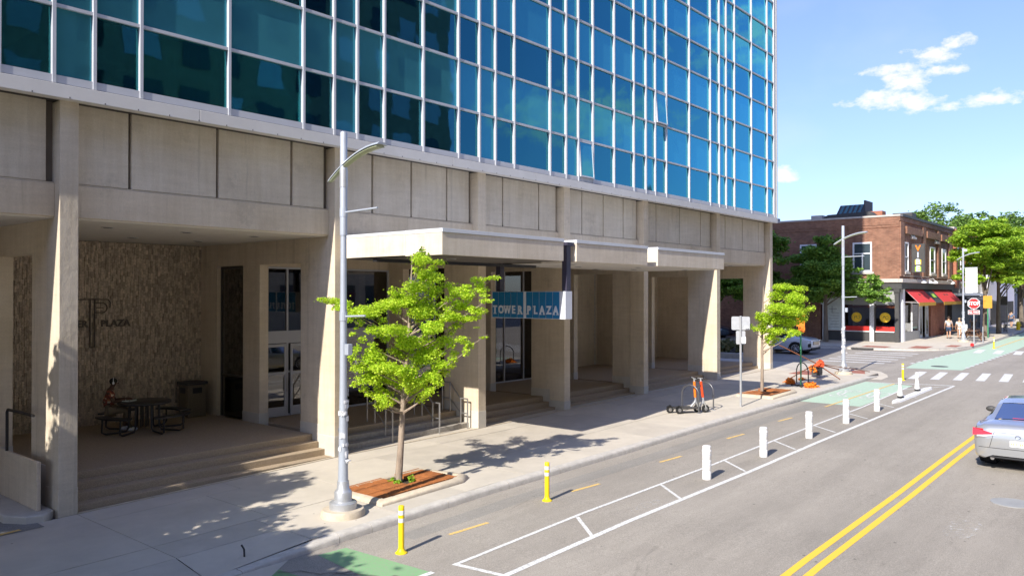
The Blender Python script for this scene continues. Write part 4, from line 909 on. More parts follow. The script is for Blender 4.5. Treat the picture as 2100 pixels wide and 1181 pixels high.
# second, orange brick building
b2 = thing('arched_brick_building', (87, 20, g(87)), 'orange brick building with arched white windows next to the corner building', 'building')
B('front_wall', M['brick2'], b2, 81.02, 94.4, BY - .05, BY + .4, 4.6, 10.0); B('body', M['brick2'], b2, 81.02, 94.4, BY + .41, 34, bz, 9.8)
B('storefront', M['charc'], b2, 81.1, 94.3, BY + .02, BY + .4, bz, 4.6); B('storefront_cornice', M['white'], b2, 81.1, 94.4, BY - .5, BY - .06, 3.9, 4.15); B('parapet_coping', M['cornice'], b2, 81.02, 94.5, BY - .2, BY + .45, 10.0, 10.2)
for k, x in enumerate((82.2, 84.4, 87.2, 89.4, 92)):
    f = MB(); f.box(x, x + 1.5, BY - .12, BY - .05, 5.6, 7.9); n = 10
    f.add([(x + .75 + .75 * cos(a), BY - .12, 7.9 + .6 * sin(a)) for a in [pi * j / n for j in range(n + 1)]], [tuple(range(n + 1))])
    o = f.build('arched_window', M['white'], b2); MB().box(x + .15, x + .68, BY - .14, BY - .121, 5.7, 7.8).box(x + .82, x + 1.35, BY - .14, BY - .121, 5.7, 7.8).build('pane', M['plainwin'], o)
for x in (81.6, 86.2, 91.2): B('brick_pilaster', M['brick2'], b2, x - .25, x + .25, BY - .3, BY - .051, 4.7, 10)
for x in np.arange(81.5, 94, .5): B('balcony_slat', M['grey'], b2, x, x + .12, BY - .52, BY - .47, 4.2, 5.2)
MB().extr([(BY - .05, 3.9), (BY - 1.8, 3.3), (BY - 1.8, 3.1), (BY - .05, 3.1)], 'x', 84, 93).build('grey_awning', M['charc'], b2)
# white and distant buildings down the street
b3 = thing('white_painted_building', (100, 20, g(100)), 'white painted building further down the street behind the trees', 'building')
B('body', M['white_mural'], b3, 94.6, 112, 15.2, 34, .5, 8.9); 
for x in (96.5, 99.5, 103, 107): B('upper_window', M['plainwin'], b3, x, x + 1.3, 15.16, 15.199, 5.3, 7.3)
B('storefront', M['dark_in'], b3, 96, 111, 15.14, 15.199, .8, 3.2)
b4 = thing('pale_distant_building', (130, 22, g(130)), 'pale distant building at the far end of the street', 'building')
B('body', M['distant'], b4, 132, 165, 15.5, 40, .5, 11.5)
for k in range(9):
    for z in (2, 5.2, 8.2): B('window', M['plainwin'], b4, 133 + k * 3.5, 134.8 + k * 3.5, 15.44, 15.499, z, z + 1.9)
b5 = thing('distant_street_end_building', (260, 25, 1.2), 'pale low building closing the street view', 'building'); B('body', M['distant'], b5, 220, 240, 14, 60, .8, 12)
# buildings across the street (behind the camera; they show up in the tower's glass)
b6 = thing('stone_church', (112, -24, .6), 'beige stone church across the street mirrored in the tower glass', 'building')
B('nave', M['stonew'], b6, 104, 124, -40, -24, .2, 9); MB().extr([(104, 9), (124, 9), (114, 15)], 'y', -40, -24).build('gable_roof', M['charc'], b6); B('bell_tower', M['stonew'], b6, 97, 104, -31, -23, .2, 15); MB().lathe([(5, 0), (.1, 5)], (100.5, -27, 15), 4).build('spire', M['charc'], b6)
for x in (107, 112, 117, 122): B('lancet_window', M['plainwin'], b6, x - .7, x + .7, -24.0, -23.94, 3, 7)
b7 = thing('tall_office_block', (10, -26, 0), 'tall beige block across the street, mirrored in the left part of the tower glass', 'building')
B('body', M['stonew'], b7, -50, 54, -44, -22, -.5, 38); wn_ = MB(); wl_ = MB()
for k in range(30):
    for j in range(10): (wl_ if rnd.random() < .3 else wn_).box(-48 + k * 3.4, -46 + k * 3.4, -21.99, -21.94, 3 + j * 3.4, 4.9 + j * 3.4)
tag(wn_.build('window_row', M['plainwin'], b7), kind='stuff'); tag(wl_.build('bright_window_row', M['suvwhite'], b7), kind='stuff')

# side yard seen through the last porch opening
pl = thing('kerbed_planting_bed', (47.5, 22.4, .3), 'grey kerbed planting bed with grasses beyond the last column', 'planter')
# ------------------------------------------------------------ foliage
def leaves(name, mt, parent, blobs, count, size, seed=1, flat=.5, elong=1.0):
    """many leaf blades spread through ellipsoid clumps: (x,y,z, rx,ry,rz)"""
    q = np.random.default_rng(seed); vol = np.array([max(b[3] * b[4] * b[5], 1e-4) ** .72 for b in blobs]); pr = vol / vol.sum(); idx = q.choice(len(blobs), size=count, p=pr); bb = np.array(blobs)[idx]
    d = q.normal(size=(count, 3)); d /= np.linalg.norm(d, axis=1)[:, None]; r = q.random(count) ** .42
    r = np.where(q.random(count) < .16, np.abs(q.normal(size=count)) * .7, r)
    P = bb[:, :3] + d * r[:, None] * bb[:, 3:6]
    nrm = q.normal(size=(count, 3)); nrm[:, 2] = np.abs(nrm[:, 2]) + flat; nrm += d * .5; nrm /= np.linalg.norm(nrm, axis=1)[:, None]
    a = np.cross(nrm, q.normal(size=(count, 3))); a /= np.linalg.norm(a, axis=1)[:, None]; b = np.cross(nrm, a)
    s = size * (.6 + .8 * q.random(count))[:, None]
    org = np.array(ORG[parent.name])
    V = np.empty((count, 4, 3)); V[:, 0] = P - a * s * .5 * elong; V[:, 1] = P + b * s * .5 + a * s * .12; V[:, 2] = P + a * s * .5 * elong + nrm * s * .1; V[:, 3] = P - b * s * .5 + a * s * .12
    V -= org
    me = bpy.data.meshes.new(name); me.vertices.add(count * 4); me.vertices.foreach_set('co', V.reshape(-1)); me.loops.add(count * 4); me.loops.foreach_set('vertex_index', np.arange(count * 4, dtype=np.int32)); me.polygons.add(count); me.polygons.foreach_set('loop_start', np.arange(0, count * 4, 4, dtype=np.int32)); me.polygons.foreach_set('loop_total', np.full(count, 4, dtype=np.int32)); me.update(calc_edges=True)
    me.materials.append(mt); o = bpy.data.objects.new(name, me); COL.objects.link(o); o.parent = parent; ORG[o.name] = ORG[parent.name]; return o
RT = Vector((ST, -CT, 0)); FW_ = Vector((CT, ST, 0))

def ginkgo(loc, label, clumps, pxs, px0, py0, trunk_top, leafn, lsize, lean, seed=3, r0=.068):
    """street tree from a list of foliage clumps (u across, v up, half sizes) around its own trunk"""
    t = thing('ginkgo_tree', loc, label, 'tree', None); q = random.Random(seed); L0 = Vector(loc); bl = []; trunk = MB(); tips = []
    top = trunk_top
    tp = [L0 + Vector((0, 0, -.1)), L0 + Vector((lean * .3, 0, .7)), L0 + Vector((lean * .6, 0.02, 1.5)), L0 + Vector((lean, .03, 2.4)), L0 + Vector((lean * 1.3, 0, 3.4)), L0 + Vector((lean * 1.6, 0, top))]
    trunk.tube(tp, [r0 * 1.25, r0, r0 * .88, r0 * .7, r0 * .45, .012], 10); tr = trunk.build('trunk', M['bark'], t, smooth=True)
    for (x, y, rx, ry) in clumps:
        u = (x - px0) * pxs; v = (py0 - y) * pxs; ru, rv = rx * pxs * 1.02, ry * pxs * 1.0
        spread = .75 * max(.25, 1 - abs(u) / 2.6)
        dd = q.uniform(-1, 1) * spread
        c = L0 + RT * u + FW_ * dd + Vector((0, 0, v)); n = 2 if rx > 30 else 1
        bl.append((c.x, c.y, c.z, ru, ru * .8, rv * .9))
        if len(bl) > 2: pb_ = min(bl[:-1], key=lambda b_: (b_[0] - c.x) ** 2 + (b_[1] - c.y) ** 2 + (b_[2] - c.z) ** 2); bl.append(((pb_[0] + c.x) / 2, (pb_[1] + c.y) / 2, (pb_[2] + c.z) / 2, ru * .7, ru * .6, rv * .6))
        if rx > 24: c2 = c + FW_ * q.uniform(-.5, .5) + RT * q.uniform(-.1, .1) - Vector((0, 0, .02)); bl.append((c2.x, c2.y, c2.z, ru * .8, ru * .8, rv * .7))
        # branch
        zb = max(1.45, v - .35 - abs(u) * .35); s_ = min(1, zb / top); k = s_ * 5; i = min(4, int(k)); base_ = tp[i].lerp(tp[i + 1], k - i) if zb > .7 else tp[1]
        base_ = L0 + Vector((lean * zb / 2.4, 0, zb)) if zb < top else tp[-1]
        mid = base_.lerp(c, .5) + Vector((0, 0, -.06)); [bl.append((*(mid.lerp(c, k_) + Vector((q.uniform(-.05, .05), q.uniform(-.05, .05), .04))), .12, .12, .08)) for k_ in (.3, .6)] if v > 1.7 else None
        MBb = MB().tube([base_, mid, c, c + (c - mid) * .12], [.020 + .012 * (zb < 2.0), .011, .006, .002], 5); tips.append(MBb)
    for mbb in tips[:60]: mbb.build('limb', M['bark'], t, smooth=True)
    leaves('crown', M['leafy'], t, bl, leafn, lsize, seed, .6); return t
CL1 = [(871, 516, 7, 8), (868, 536, 25, 15), (900, 538, 18, 8), (868, 564, 28, 16), (896, 572, 22, 14), (917, 586, 18, 8), (939, 600, 20, 11), (853, 589, 26, 15), (811, 600, 13, 14), (885, 595, 22, 12), (793, 625, 34, 13), (839, 618, 36, 16), (757, 639, 38, 15), (722, 650, 16, 14), (683, 618, 30, 8), (716, 625, 12, 11), (662, 614, 13, 4), (981, 575, 20, 8), (1014, 571, 18, 6), (960, 607, 20, 11), (988, 596, 20, 8), (999, 618, 18, 6), (946, 628, 26, 13), (981, 639, 24, 10), (925, 650, 26, 13), (967, 653, 26, 7), (871, 640, 40, 20), (889, 671, 28, 16), (992, 693, 12, 3), (946, 696, 18, 9), (957, 721, 9, 12), (914, 696, 20, 9), (818, 675, 30, 15), (772, 678, 20, 10), (729, 685, 11, 6), (846, 703, 34, 18), (882, 710, 26, 16), (868, 732, 38, 19), (907, 749, 25, 12), (927, 753, 10, 9), (811, 721, 24, 11), (768, 732, 30, 14), (732, 730, 14, 16), (747, 753, 30, 12), (800, 750, 30, 16), (839, 757, 30, 16), (889, 771, 26, 15), (903, 785, 14, 9), (757, 778, 34, 14), (729, 789, 12, 8), (804, 785, 34, 12), (853, 781, 30, 15), (882, 799, 16, 9), (839, 810, 26, 9), (782, 813, 26, 12), (775, 838, 17, 13), (798, 826, 16, 9)]
ginkgo((11.14, 12.54, g(11.1) + .03), 'bright green young ginkgo tree in the rusty grate beside the near lamp post', CL1, .01025, 817, 990, 4.75, 46000, .041, .25)
CL2 = [(1606, 588, 26, 9), (1640, 592, 16, 8), (1598, 606, 24, 12), (1625, 612, 26, 13), (1580, 630, 26, 12), (1610, 636, 32, 15), (1640, 640, 22, 13), (1660, 632, 12, 8), (1556, 652, 18, 14), (1548, 646, 10, 10), (1585, 655, 26, 14), (1618, 660, 26, 13), (1645, 656, 16, 9), (1560, 674, 18, 9), (1590, 678, 26, 10), (1622, 682, 18, 8), (1577, 692, 14, 8), (1600, 696, 12, 6), (1544, 668, 8, 6), (1657, 654, 9, 5)]
ginkgo((29.5, 12.30, g(29.5) + .03), 'small bright ginkgo tree in the second rusty grate beyond the sign pole', CL2, .0188, 1563, 805, 4.1, 17000, .055, .1, seed=9, r0=.06)
def big_tree(name, loc, label, h, crown, n, lsize, mt, seed, tr=.16, bark=None, group=None, limbs=9, fork=.42, elong=1.5, rclump=.24):
    """crown: list of ellipsoids relative to base; each is broken into many clumps"""
    t = thing(name, loc, label, 'tree', group); q = random.Random(seed); L0 = Vector(loc); bk = bark or M['barkd']
    zf = h * fork; MB().tube([L0 + Vector((0, 0, -.1)), L0 + Vector((.05, .03, zf * .5)), L0 + Vector((-.03, 0, zf)), L0 + Vector((.1, .1, h * .7))], [tr * 1.3, tr, tr * .8, tr * .3], 10).build('trunk', bk, t, smooth=True)
    bl = []
    for (cx, cy, cz, rx, ry, rz) in crown:
        m = max(8, int(26 * (rx * ry * rz) ** .33))
        for k in range(m):
            d = Vector((q.gauss(0, 1), q.gauss(0, 1), q.gauss(0, 1))).normalized() * (q.random() ** .35)
            s = q.uniform(.6, 1.25) * rclump; bl.append((loc[0] + cx + d.x * rx, loc[1] + cy + d.y * ry, loc[2] + cz + d.z * rz, rx * s, ry * s, rz * s * .75))
    for k in range(limbs):
        b = q.choice(bl); s = L0 + Vector((0, 0, zf * q.uniform(.75, 1.3))); e = Vector(b[:3]); md = s.lerp(e, .5) + Vector((0, 0, .12 * h * .5)); MB().tube([s, md, e], [tr * .38, tr * .2, tr * .05], 6).build('limb', bk, t, smooth=True)
    leaves('crown', mt, t, bl, n, lsize, seed, .8, elong); return t
G1 = 'honey locusts shading the side street'
big_tree('locust_tree', (60.9, 20.4, g(60.9)), 'dark green locust tree before the brick side wall, its right branches in sun', 7.6, [(0, .4, 5.3, 2.6, 2.8, 1.9), (.2, .2, 4.1, 2.4, 2.4, 1.2), (-.2, 0, 6.9, 1.3, 1.3, 1.3), (.3, -2.2, 4.3, 1.5, 1.7, 1.1), (.2, -3.6, 3.7, 1.0, 1.5, .7)], 42000, .13, M['leafg'], 21)
big_tree('locust_tree', (58.7, 25.6, g(58.7)), 'dark green locust tree behind the last tower column, tallest at the left', 9.3, [(0, 0, 6.6, 3.0, 3.2, 2.2), (0, 0, 4.4, 2.8, 3, 1.4), (-1, 3, 5.4, 2.5, 2.5, 2)], 42000, .14, M['leafg'], 22)
big_tree('yard_tree', (55, 33, g(55)), 'dense green tree seen through the last porch opening', 8, [(0, 0, 5, 3.2, 4, 3), (2, -4, 4.5, 2.5, 2.5, 2.2)], 16000, .2, M['leafg'], 23)
# pavement trees on the right
big_tree('street_locust', (75.5, 12.3, g(75.5)), 'bright green locust tree in front of the orange brick building', 9.8, [(0, -.2, 7.4, 3.8, 3.0, 2.1), (2.2, -.8, 5.6, 3.2, 2.0, 1.0), (-3.4, .6, 4.9, 1.8, 1.3, .7), (-1.5, -.3, 9.0, 2.2, 1.8, .8), (-.5, -1.8, 4.6, 1.6, 1.0, .5)], 42000, .14, M['leafb'], 31, tr=.17, fork=.38)
big_tree('street_locust', (81.5, 12.25, g(81.5)), 'bright green locust tree with grey trunk further along the kerb', 9.2, [(0, -.6, 7.0, 3.6, 2.2, 2.0), (.5, -2, 5.4, 2.6, 1.5, .9)], 20000, .17, M['leafb'], 32, tr=.17, fork=.4)
big_tree('street_locust', (95.3, 12.3, g(95.3)), 'bright green locust tree at the right edge of the picture', 8.5, [(0, -.8, 6.4, 4.2, 2.2, 1.8), (-2, -1.5, 5.0, 2.2, 1.2, .8)], 16000, .2, M['leafb'], 33, tr=.2, fork=.4)
big_tree('street_locust', (118, 12.8, g(118)), 'green locust tree far down the pavement', 9, [(0, 0, 6.5, 4.5, 3, 2.4)], 5000, .35, M['leafb'], 34, tr=.2)
# rooftop-level trees behind the corner building
for k, (x, y, hh, r, lab) in enumerate([(118, 24, 15.9, 4.0, 'rounded dark green tree above the brick roof, left one'), (114, 19.7, 13.9, 3.2, 'green tree top behind the brick roof, middle one'), (119, 18.2, 13.8, 2.8, 'sparser green tree top behind the street locusts'), (126.2, 16.6, 15.2, 3.6, 'dark green tree top at the right edge of the skyline'), (113, 26.4, 14.4, 2.2, 'small thin tree top just over the roof edge')]):
    big_tree('background_tree', (x, y, .6), lab, hh, [(0, 0, hh - r * .95, r, r, r * .9), (r * .5, -r * .6, hh - r * 1.7, r * .8, r * .8, r * .6), (0, 0, hh - r * 2.4, r, r, r)], 12000, .26, M['leafd'], 40 + k, limbs=4, group=None)
# offscreen street trees whose shade dapples the left pavement
big_tree('shade_tree', (-2.2, 12.6, g(-3)), 'leafy street tree just left of the view, shading the driveway pavement', 8.4, [(.6, .6, 5.2, 3.4, 2.7, 1.9), (2.2, .6, 4.9, 2.4, 1.9, 1.2), (1.6, -1.4, 4.4, 2.6, 1.8, 1.1), (1.2, 1.6, 6.9, 2.2, 1.4, 1.2)], 46000, .12, M['leafg'], 51, limbs=6)
big_tree('shade_tree', (-2.4, 8.6, g(-3)), 'second street tree left of the view, shading the green bike lane', 7.2, [(1.2, 1.1, 4.6, 2.8, 2.0, 1.5)], 22000, .12, M['leafg'], 52, limbs=6)
# planting bed details
bed = MB().box(44.6, 56.2, 20.0, 20.2, .05, .55).box(44.6, 56.2, 23.8, 24.0, .05, .55).box(44.6, 44.8, 20.2, 23.8, .05, .55).build('bed_kerb', M['kerb'], pl, bevel=.02); B('bed_soil', M['soil'], pl, 44.8, 56.2, 20.2, 23.8, .05, .45)
gb = []
q = random.Random(4)
for k in range(16): x, y = 45.3 + q.random() * 9, 20.5 + q.random() * 3; gb.append((x, y, .75, .35, .35, .35))
gr = thing('grass_clumps', (48, 22, .45), 'tufts of ornamental grass in the kerbed bed', 'grass'); gr['kind'] = 'stuff'; o = leaves('blade', M['grassm'], gr, gb, 2500, .28, 5, .1, 2.2)
fl = thing('flowering_shrub', (52, 27.5, .3), 'shrub with pink flowers seen through the last porch opening', 'shrub'); leaves('foliage', M['leafg'], fl, [(52, 27.5, 2.2, 1.6, 1.8, 1.6), (50.5, 28.8, 1.6, 1.4, 1.5, 1.2)], 2600, .22, 6); leaves('blossom', M['pink'], fl, [(50.9, 26.9, 2.6, .5, .8, .4), (51.6, 26.6, 2.1, .4, .3, .3)], 260, .2, 7); MB().tube([(52, 27.5, 0), (52, 27.5, 2)], .08, 6).build('stem', M['barkd'], fl)

# ------------------------------------------------------------ street lamps
def lamp(x, y, label, banner=False, paper=True, face=(0, -1)):
    z0 = g(x); t = thing('street_lamp', (x, y, z0), label, 'street lamp', 'tall silver street lamps along the kerb')
    MB().lathe([(.40, -.1), (.40, .07), (.37, .12), (.0, .12)], (x, y, z0), 28).build('concrete_footing', M['planter'], t, smooth=True, bevel=0)
    MB().lathe([(.25, .12), (.25, .235), (.235, .25), (.16, .26), (.16, .42), (.15, .44), (.115, .48), (.105, .62)], (x, y, z0), 24).build('base_collar', M['steel'], t, smooth=True)
    p = MB().lathe([(.092, .6), (.088, .8), (.082, 1.2), (.066, 2.6), (.055, 5.0), (.055, 5.1)], (x, y, z0), 20).build('pole', M['pole'], t, smooth=True)
    MB().lathe([(.066, 5.1), (.066, 6.96), (.06, 6.99), (.0, 6.99)], (x, y, z0), 20).build('upper_sleeve', M['pole'], t, smooth=True)
    def arc(s): # s from 0 (building side, low) to 1 (street side, high)
        return (y + .42 - s * 1.50, z0 + 6.14 + .52 * (1 - (1 - s) ** 2.0))
    for nm, w0, w1, dz, mt_, ext in (('lamp_blade', .05, .12, 0, M['pole'], 1), ('lamp_lens', .035, .10, -.03, M['lens'], .93)):
        mb = MB(); n = 14; vs = []
        for k in range(n + 1):
            s = (1 - ext) / 2 + ext * k / n; yy, zz = arc(s); w_ = w0 + (w1 - w0) * s; th_ = .03; vs += [(x - w_, yy, zz - .03 + dz), (x - w_ * .6, yy, zz + .015 + dz), (x + w_ * .6, yy, zz + .015 + dz), (x + w_, yy, zz - .03 + dz), (x, yy, zz - .02 + dz - .03 * (nm == 'lamp_lens'))]
        fs = [(5 * k + a, 5 * k + (a + 1) % 5, 5 * k + 5 + (a + 1) % 5, 5 * k + 5 + a) for k in range(n) for a in range(5)] + [(0, 1, 2, 3, 4), tuple(5 * n + a for a in (4, 3, 2, 1, 0))]
        mb.add([(vx + (.0), vy, vz) for vx, vy, vz in vs], fs); mb.build(nm, mt_, t, smooth=True)
    MB().tube([(x, y, z0 + 5.98), (x, y, z0 + 6.3)], .073, 16).build('blade_clamp', M['steel'], t)
    MB().tube([(x, y - .8, z0 + 6.62), (x, y - .86, z0 + 6.60)], .035, 8).build('photocell', M['white'], t)
    for zz, ln in ((5.52, .95), (3.62, .62)):
        cl = MB().tube([(x, y, z0 + zz - .08), (x, y, z0 + zz + .08)], .072, 14).build('banner_clamp', M['pole'], t); MB().tube([(x, y - .07, z0 + zz), (x, y - ln, z0 + zz + .02)], .018, 8).build('banner_arm', M['pole'], cl)
    MB().box(x - .05, x + .05, y - .20, y - .09, z0 + 2.92, z0 + 3.12).build('outlet_box', M['pole'], t, bevel=.008)
    MB().box(x - .035, x + .035, y - .185, y - .105, z0 + 1.0, z0 + 1.02).build('pole_label', M['tape'], t)
    if paper:
        q = random.Random(x); mb = MB(); n = 26
        for k in range(12): 
            zz = z0 + .95 + k * .11 + q.uniform(-.03, .03); r = .09; a0 = q.uniform(0, 6.28); hh = q.uniform(.05, .13); da = q.uniform(1.0, 3.6)
            prof = [(x + (r + q.uniform(0, .012)) * cos(a0 + da * j / 6), y + (r + q.uniform(0, .015)) * sin(a0 + da * j / 6)) for j in range(7)]
            for j in range(6): a, b = prof[j], prof[j + 1]; d1, d2 = q.uniform(-.02, .02), q.uniform(-.02, .02); mb.add([(a[0], a[1], zz + d1), (b[0], b[1], zz + d2), (b[0], b[1], zz + hh + d2), (a[0], a[1], zz + hh - d1)], [(0, 1, 2, 3)])
        mb.build('torn_poster_remains', M['tape'], t)['kind'] = 'stuff'
    if banner:
        mb = MB(); mb.box(x - .01, x + .01, y - .93, y - .16, z0 + 3.66, z0 + 5.50); mb.build('banner', M['white'], t)
        MB().lathe([(.12, 0), (.12, .16), (.0, .17)], (x, y - .15, z0 + 6.75), 12).build('camera_dome', M['white'], t, smooth=True)
    return t
lamp(9.06, 11.69, 'tall silver street lamp nearest the camera, beside the rusty tree grate')
lamp(38.6, 12.12, 'tall silver street lamp on the corner by the fallen orange sign stand')
lamp(67.0, 12.35, 'tall silver street lamp with a white banner by the stop sign', banner=True, paper=True)

# ------------------------------------------------------------ tree grates
def grate(x0, x1, y0, y1, hx, hy, label, ramp=.55):
    zc = g((x0 + x1) / 2); t = thing('tree_grate', ((x0 + x1) / 2, (y0 + y1) / 2, zc), label, 'tree grate'); zt = .10
    # rounded planter kerb
    def kz(x, y): return g(x)
    pts = [(x0 - .12, y0 - .22), (x1 - .05, y0 - .22), (x1 + .32, y0 - .02), (x1 + .12, y1 + .02), (x0 - .12, y1 + .02)]
    mb = MB(); n = len(pts); prof = [(0, -.05), (0, .02), (.03, .07), (.09, .10), (.17, .095), (.18, .03)]
    cx_, cy_ = sum(p[0] for p in pts) / n, sum(p[1] for p in pts) / n; V = []
    for o, z in prof:
        for p in pts: d = Vector((cx_ - p[0], cy_ - p[1])); sx_ = .0 + o * (1 if d.x > 0 else -1); sy_ = o * (1 if d.y > 0 else -1); V.append((p[0] + sx_, p[1] + sy_, g(p[0]) + z))
    fs = [(i * n + k, i * n + (k + 1) % n, (i + 1) * n + (k + 1) % n, (i + 1) * n + k) for i in range(len(prof) - 1) for k in range(n)]
    mb.add(V, fs); mb.build('planter_kerb', M['planter'], t, smooth=True)
    B('soil_bed', M['soil'], t, x0, x1, y0, y1, -.05, .03, zs=(g(x0), g(x1)))
    # four plates with slots, leaving the square hole
    hw = .30
    cells = []
    nx, ny = 6, 3; xs = np.linspace(x0, x1, nx + 1); ys = np.linspace(y0, y1, ny + 1)
    for i in range(nx):
        for j in range(ny):
            a, b, c, d = xs[i], xs[i + 1], ys[j], ys[j + 1]
            if abs((a + b) / 2 - hx) < (b - a) * .62 and abs((c + d) / 2 - hy) < (d - c) * .75: continue
            cells.append((a, b, c, d))
    for a, b, c, d in cells:
        mb = MB(); n = 7; e = .012
        mb.box(a + e, b - e, c + e, c + .05, .04, zt, zs=(g(a), g(b))); mb.box(a + e, b - e, d - .05, d - e, .04, zt, zs=(g(a), g(b)))
        for k in range(n): xx = a + e + (b - a - 2 * e) * k / n; x2 = xx + (b - a - 2 * e) / n - .012; mb.box(xx, x2, c + .05, d - .05, .045, zt - .002, zs=(g(xx), g(x2)))
        mb.build('grate_plate', M['rust'], t)
    return t
grate(9.95, 12.1, 11.72, 12.95, 11.12, 12.45, 'rusty steel tree grate beside the near lamp post')
grate(28.3, 30.6, 11.55, 12.75, 29.5, 12.3, 'rusty steel tree grate beyond the sign pole')
wd = thing('weeds', (11.1, 12.4, g(11.1) + .05), 'small green weeds at the foot of the near ginkgo', 'weeds'); wd['kind'] = 'stuff'
leaves('weed_leaf', M['leafb'], wd, [(10.95, 12.35, g(11) + .10, .10, .10, .05), (11.3, 12.3, g(11) + .10, .08, .08, .05), (11.0, 12.55, g(11) + .10, .08, .06, .06), (11.38, 12.42, g(11) + .12, .05, .06, .05)], 240, .05, 3)

# ------------------------------------------------------------ posts
def yellow_post(x, y, label):
    z = rd(x); t = thing('flexible_post', (x, y, z), label, 'delineator post', 'yellow flexible posts along the bike lane')
    MB().lathe([(.10, 0), (.10, .012), (.075, .03), (.058, .055), (.050, .08)], (x, y, z), 18).build('base', M['yplas'], t, smooth=True)
    MB().lathe([(.048, .06), (.048, .50), (.046, .50)], (x, y, z), 16).build('tube', M['yplas'], t, smooth=True)
    for a, b, m in ((.50, .565, M['whiteplas']), (.565, .62, M['yplas']), (.62, .69, M['whiteplas'])): MB().lathe([(.0495, a), (.0495, b)], (x, y, z), 16).build('band', m, t, smooth=True)
    MB().lathe([(.048, .69), (.048, .755), (.04, .765), (0, .768)], (x, y, z), 16).build('cap', M['yplas'], t, smooth=True)
yellow_post(8.62, 9.62, 'yellow flexible post nearest the camera, by the green lane patch')
yellow_post(12.46, 9.61, 'yellow flexible post between the tree grate and the white buffer line')
yellow_post(38.8, 9.58, 'yellow flexible post at the crossing past the mint bike box')
yellow_post(62.6, 9.7, 'yellow flexible post across the intersection by the stop sign')
def bollard(x, y, label):
    z = rd(x); t = thing('white_bollard', (x, y, z), label, 'bollard', 'white plastic bollards in the buffer strip')
    r = .098; MB().lathe([(r, 0), (r, .17), (r * .94, .185), (r * .94, .195), (r, .21), (r, .42), (r * .94, .435), (r, .45), (r, .60), (r * 1.05, .605), (r * 1.05, .64), (r * .95, .66)], (x, y, z), 18).build('body', M['whiteplas'], t, smooth=True)
    MB().lathe([(r * .97, .655), (r * .97, .72), (r * .8, .738), (0, .745)], (x, y, z), 18).build('cap', M['whiteplas'], t, smooth=True)
    for zz in (.30, .36, .53): MB().lathe([(r * 1.008, zz), (r * 1.008, zz + .03)], (x, y, z), 18).build('reflective_band', M['signwhite'], t, smooth=True)
bl = ['first', 'second', 'third', 'fourth', 'fifth']
for i, (x, y) in enumerate([(16.15, 8.0), (19.15, 7.95), (22.25, 7.92), (25.4, 7.9), (28.6, 7.88)]): bollard(x, y, f'{bl[i]} white round bollard of the row, counted from the camera')
md = thing('white_lane_divider', (33.5, 7.93, rd(33.5)), 'low white rubber lane divider at the end of the buffer strip', 'lane divider')
mb = MB(); vs = []; xs_ = np.linspace(30.7, 36.5, 13)
for i in range(12):
    a, b = xs_[i], xs_[i + 1]; wa = .02 if i == 0 else .15; w2 = .02 if i == 11 else .15; v = []
    for xx, ww_ in ((a, wa), (b, w2)): v += [(xx, 7.93 - ww_, rd(xx) + .004), (xx, 7.93 - ww_ * .8, rd(xx) + .065), (xx, 7.93 + ww_ * .8, rd(xx) + .065), (xx, 7.93 + ww_, rd(xx) + .004)]
    mb.add(v, [(0, 4, 5, 1), (1, 5, 6, 2), (2, 6, 7, 3)] + ([(0, 1, 2, 3)] if i == 0 else []) + ([(7, 6, 5, 4)] if i == 11 else []))
mb.build('rail', M['whiteplas'], md, smooth=True)
bb_ = MB()
for i in range(9): bb_.disc((31.2 + i * .6, 7.93, rd(31.2 + i * .6) + .064), (0, 0, 1), .03, .004, 8)
bb_.build('bolt_cover', M['charc'], md)
def flared(x, y, label):
    z = rd(x); t = thing('flared_marker', (x, y, z + .06), label, 'lane marker', 'white flared markers on the lane divider')
    B('spring_base', M['black'], t, x - .12, x + .12, y - .07, y + .07, z + .066, z + .15, bevel=.01); MB().box(x + .05, x + .16, y - .10, y + .10, z + .066, z + .10).build('foot', M['blackplas'], t)
    MB().lathe([(.12, .15), (.13, .19), (.085, .45), (.075, .52), (.075, .60), (.09, .61), (.09, .80), (.08, .81), (0, .82)], (x, y, z), 14, 1, .8).build('marker_panel', M['whiteplas'], t, smooth=True)
flared(32.0, 8.0, 'white flared marker on the lane divider, the nearer one'); flared(34.6, 8.02, 'white flared marker on the lane divider, the farther one')

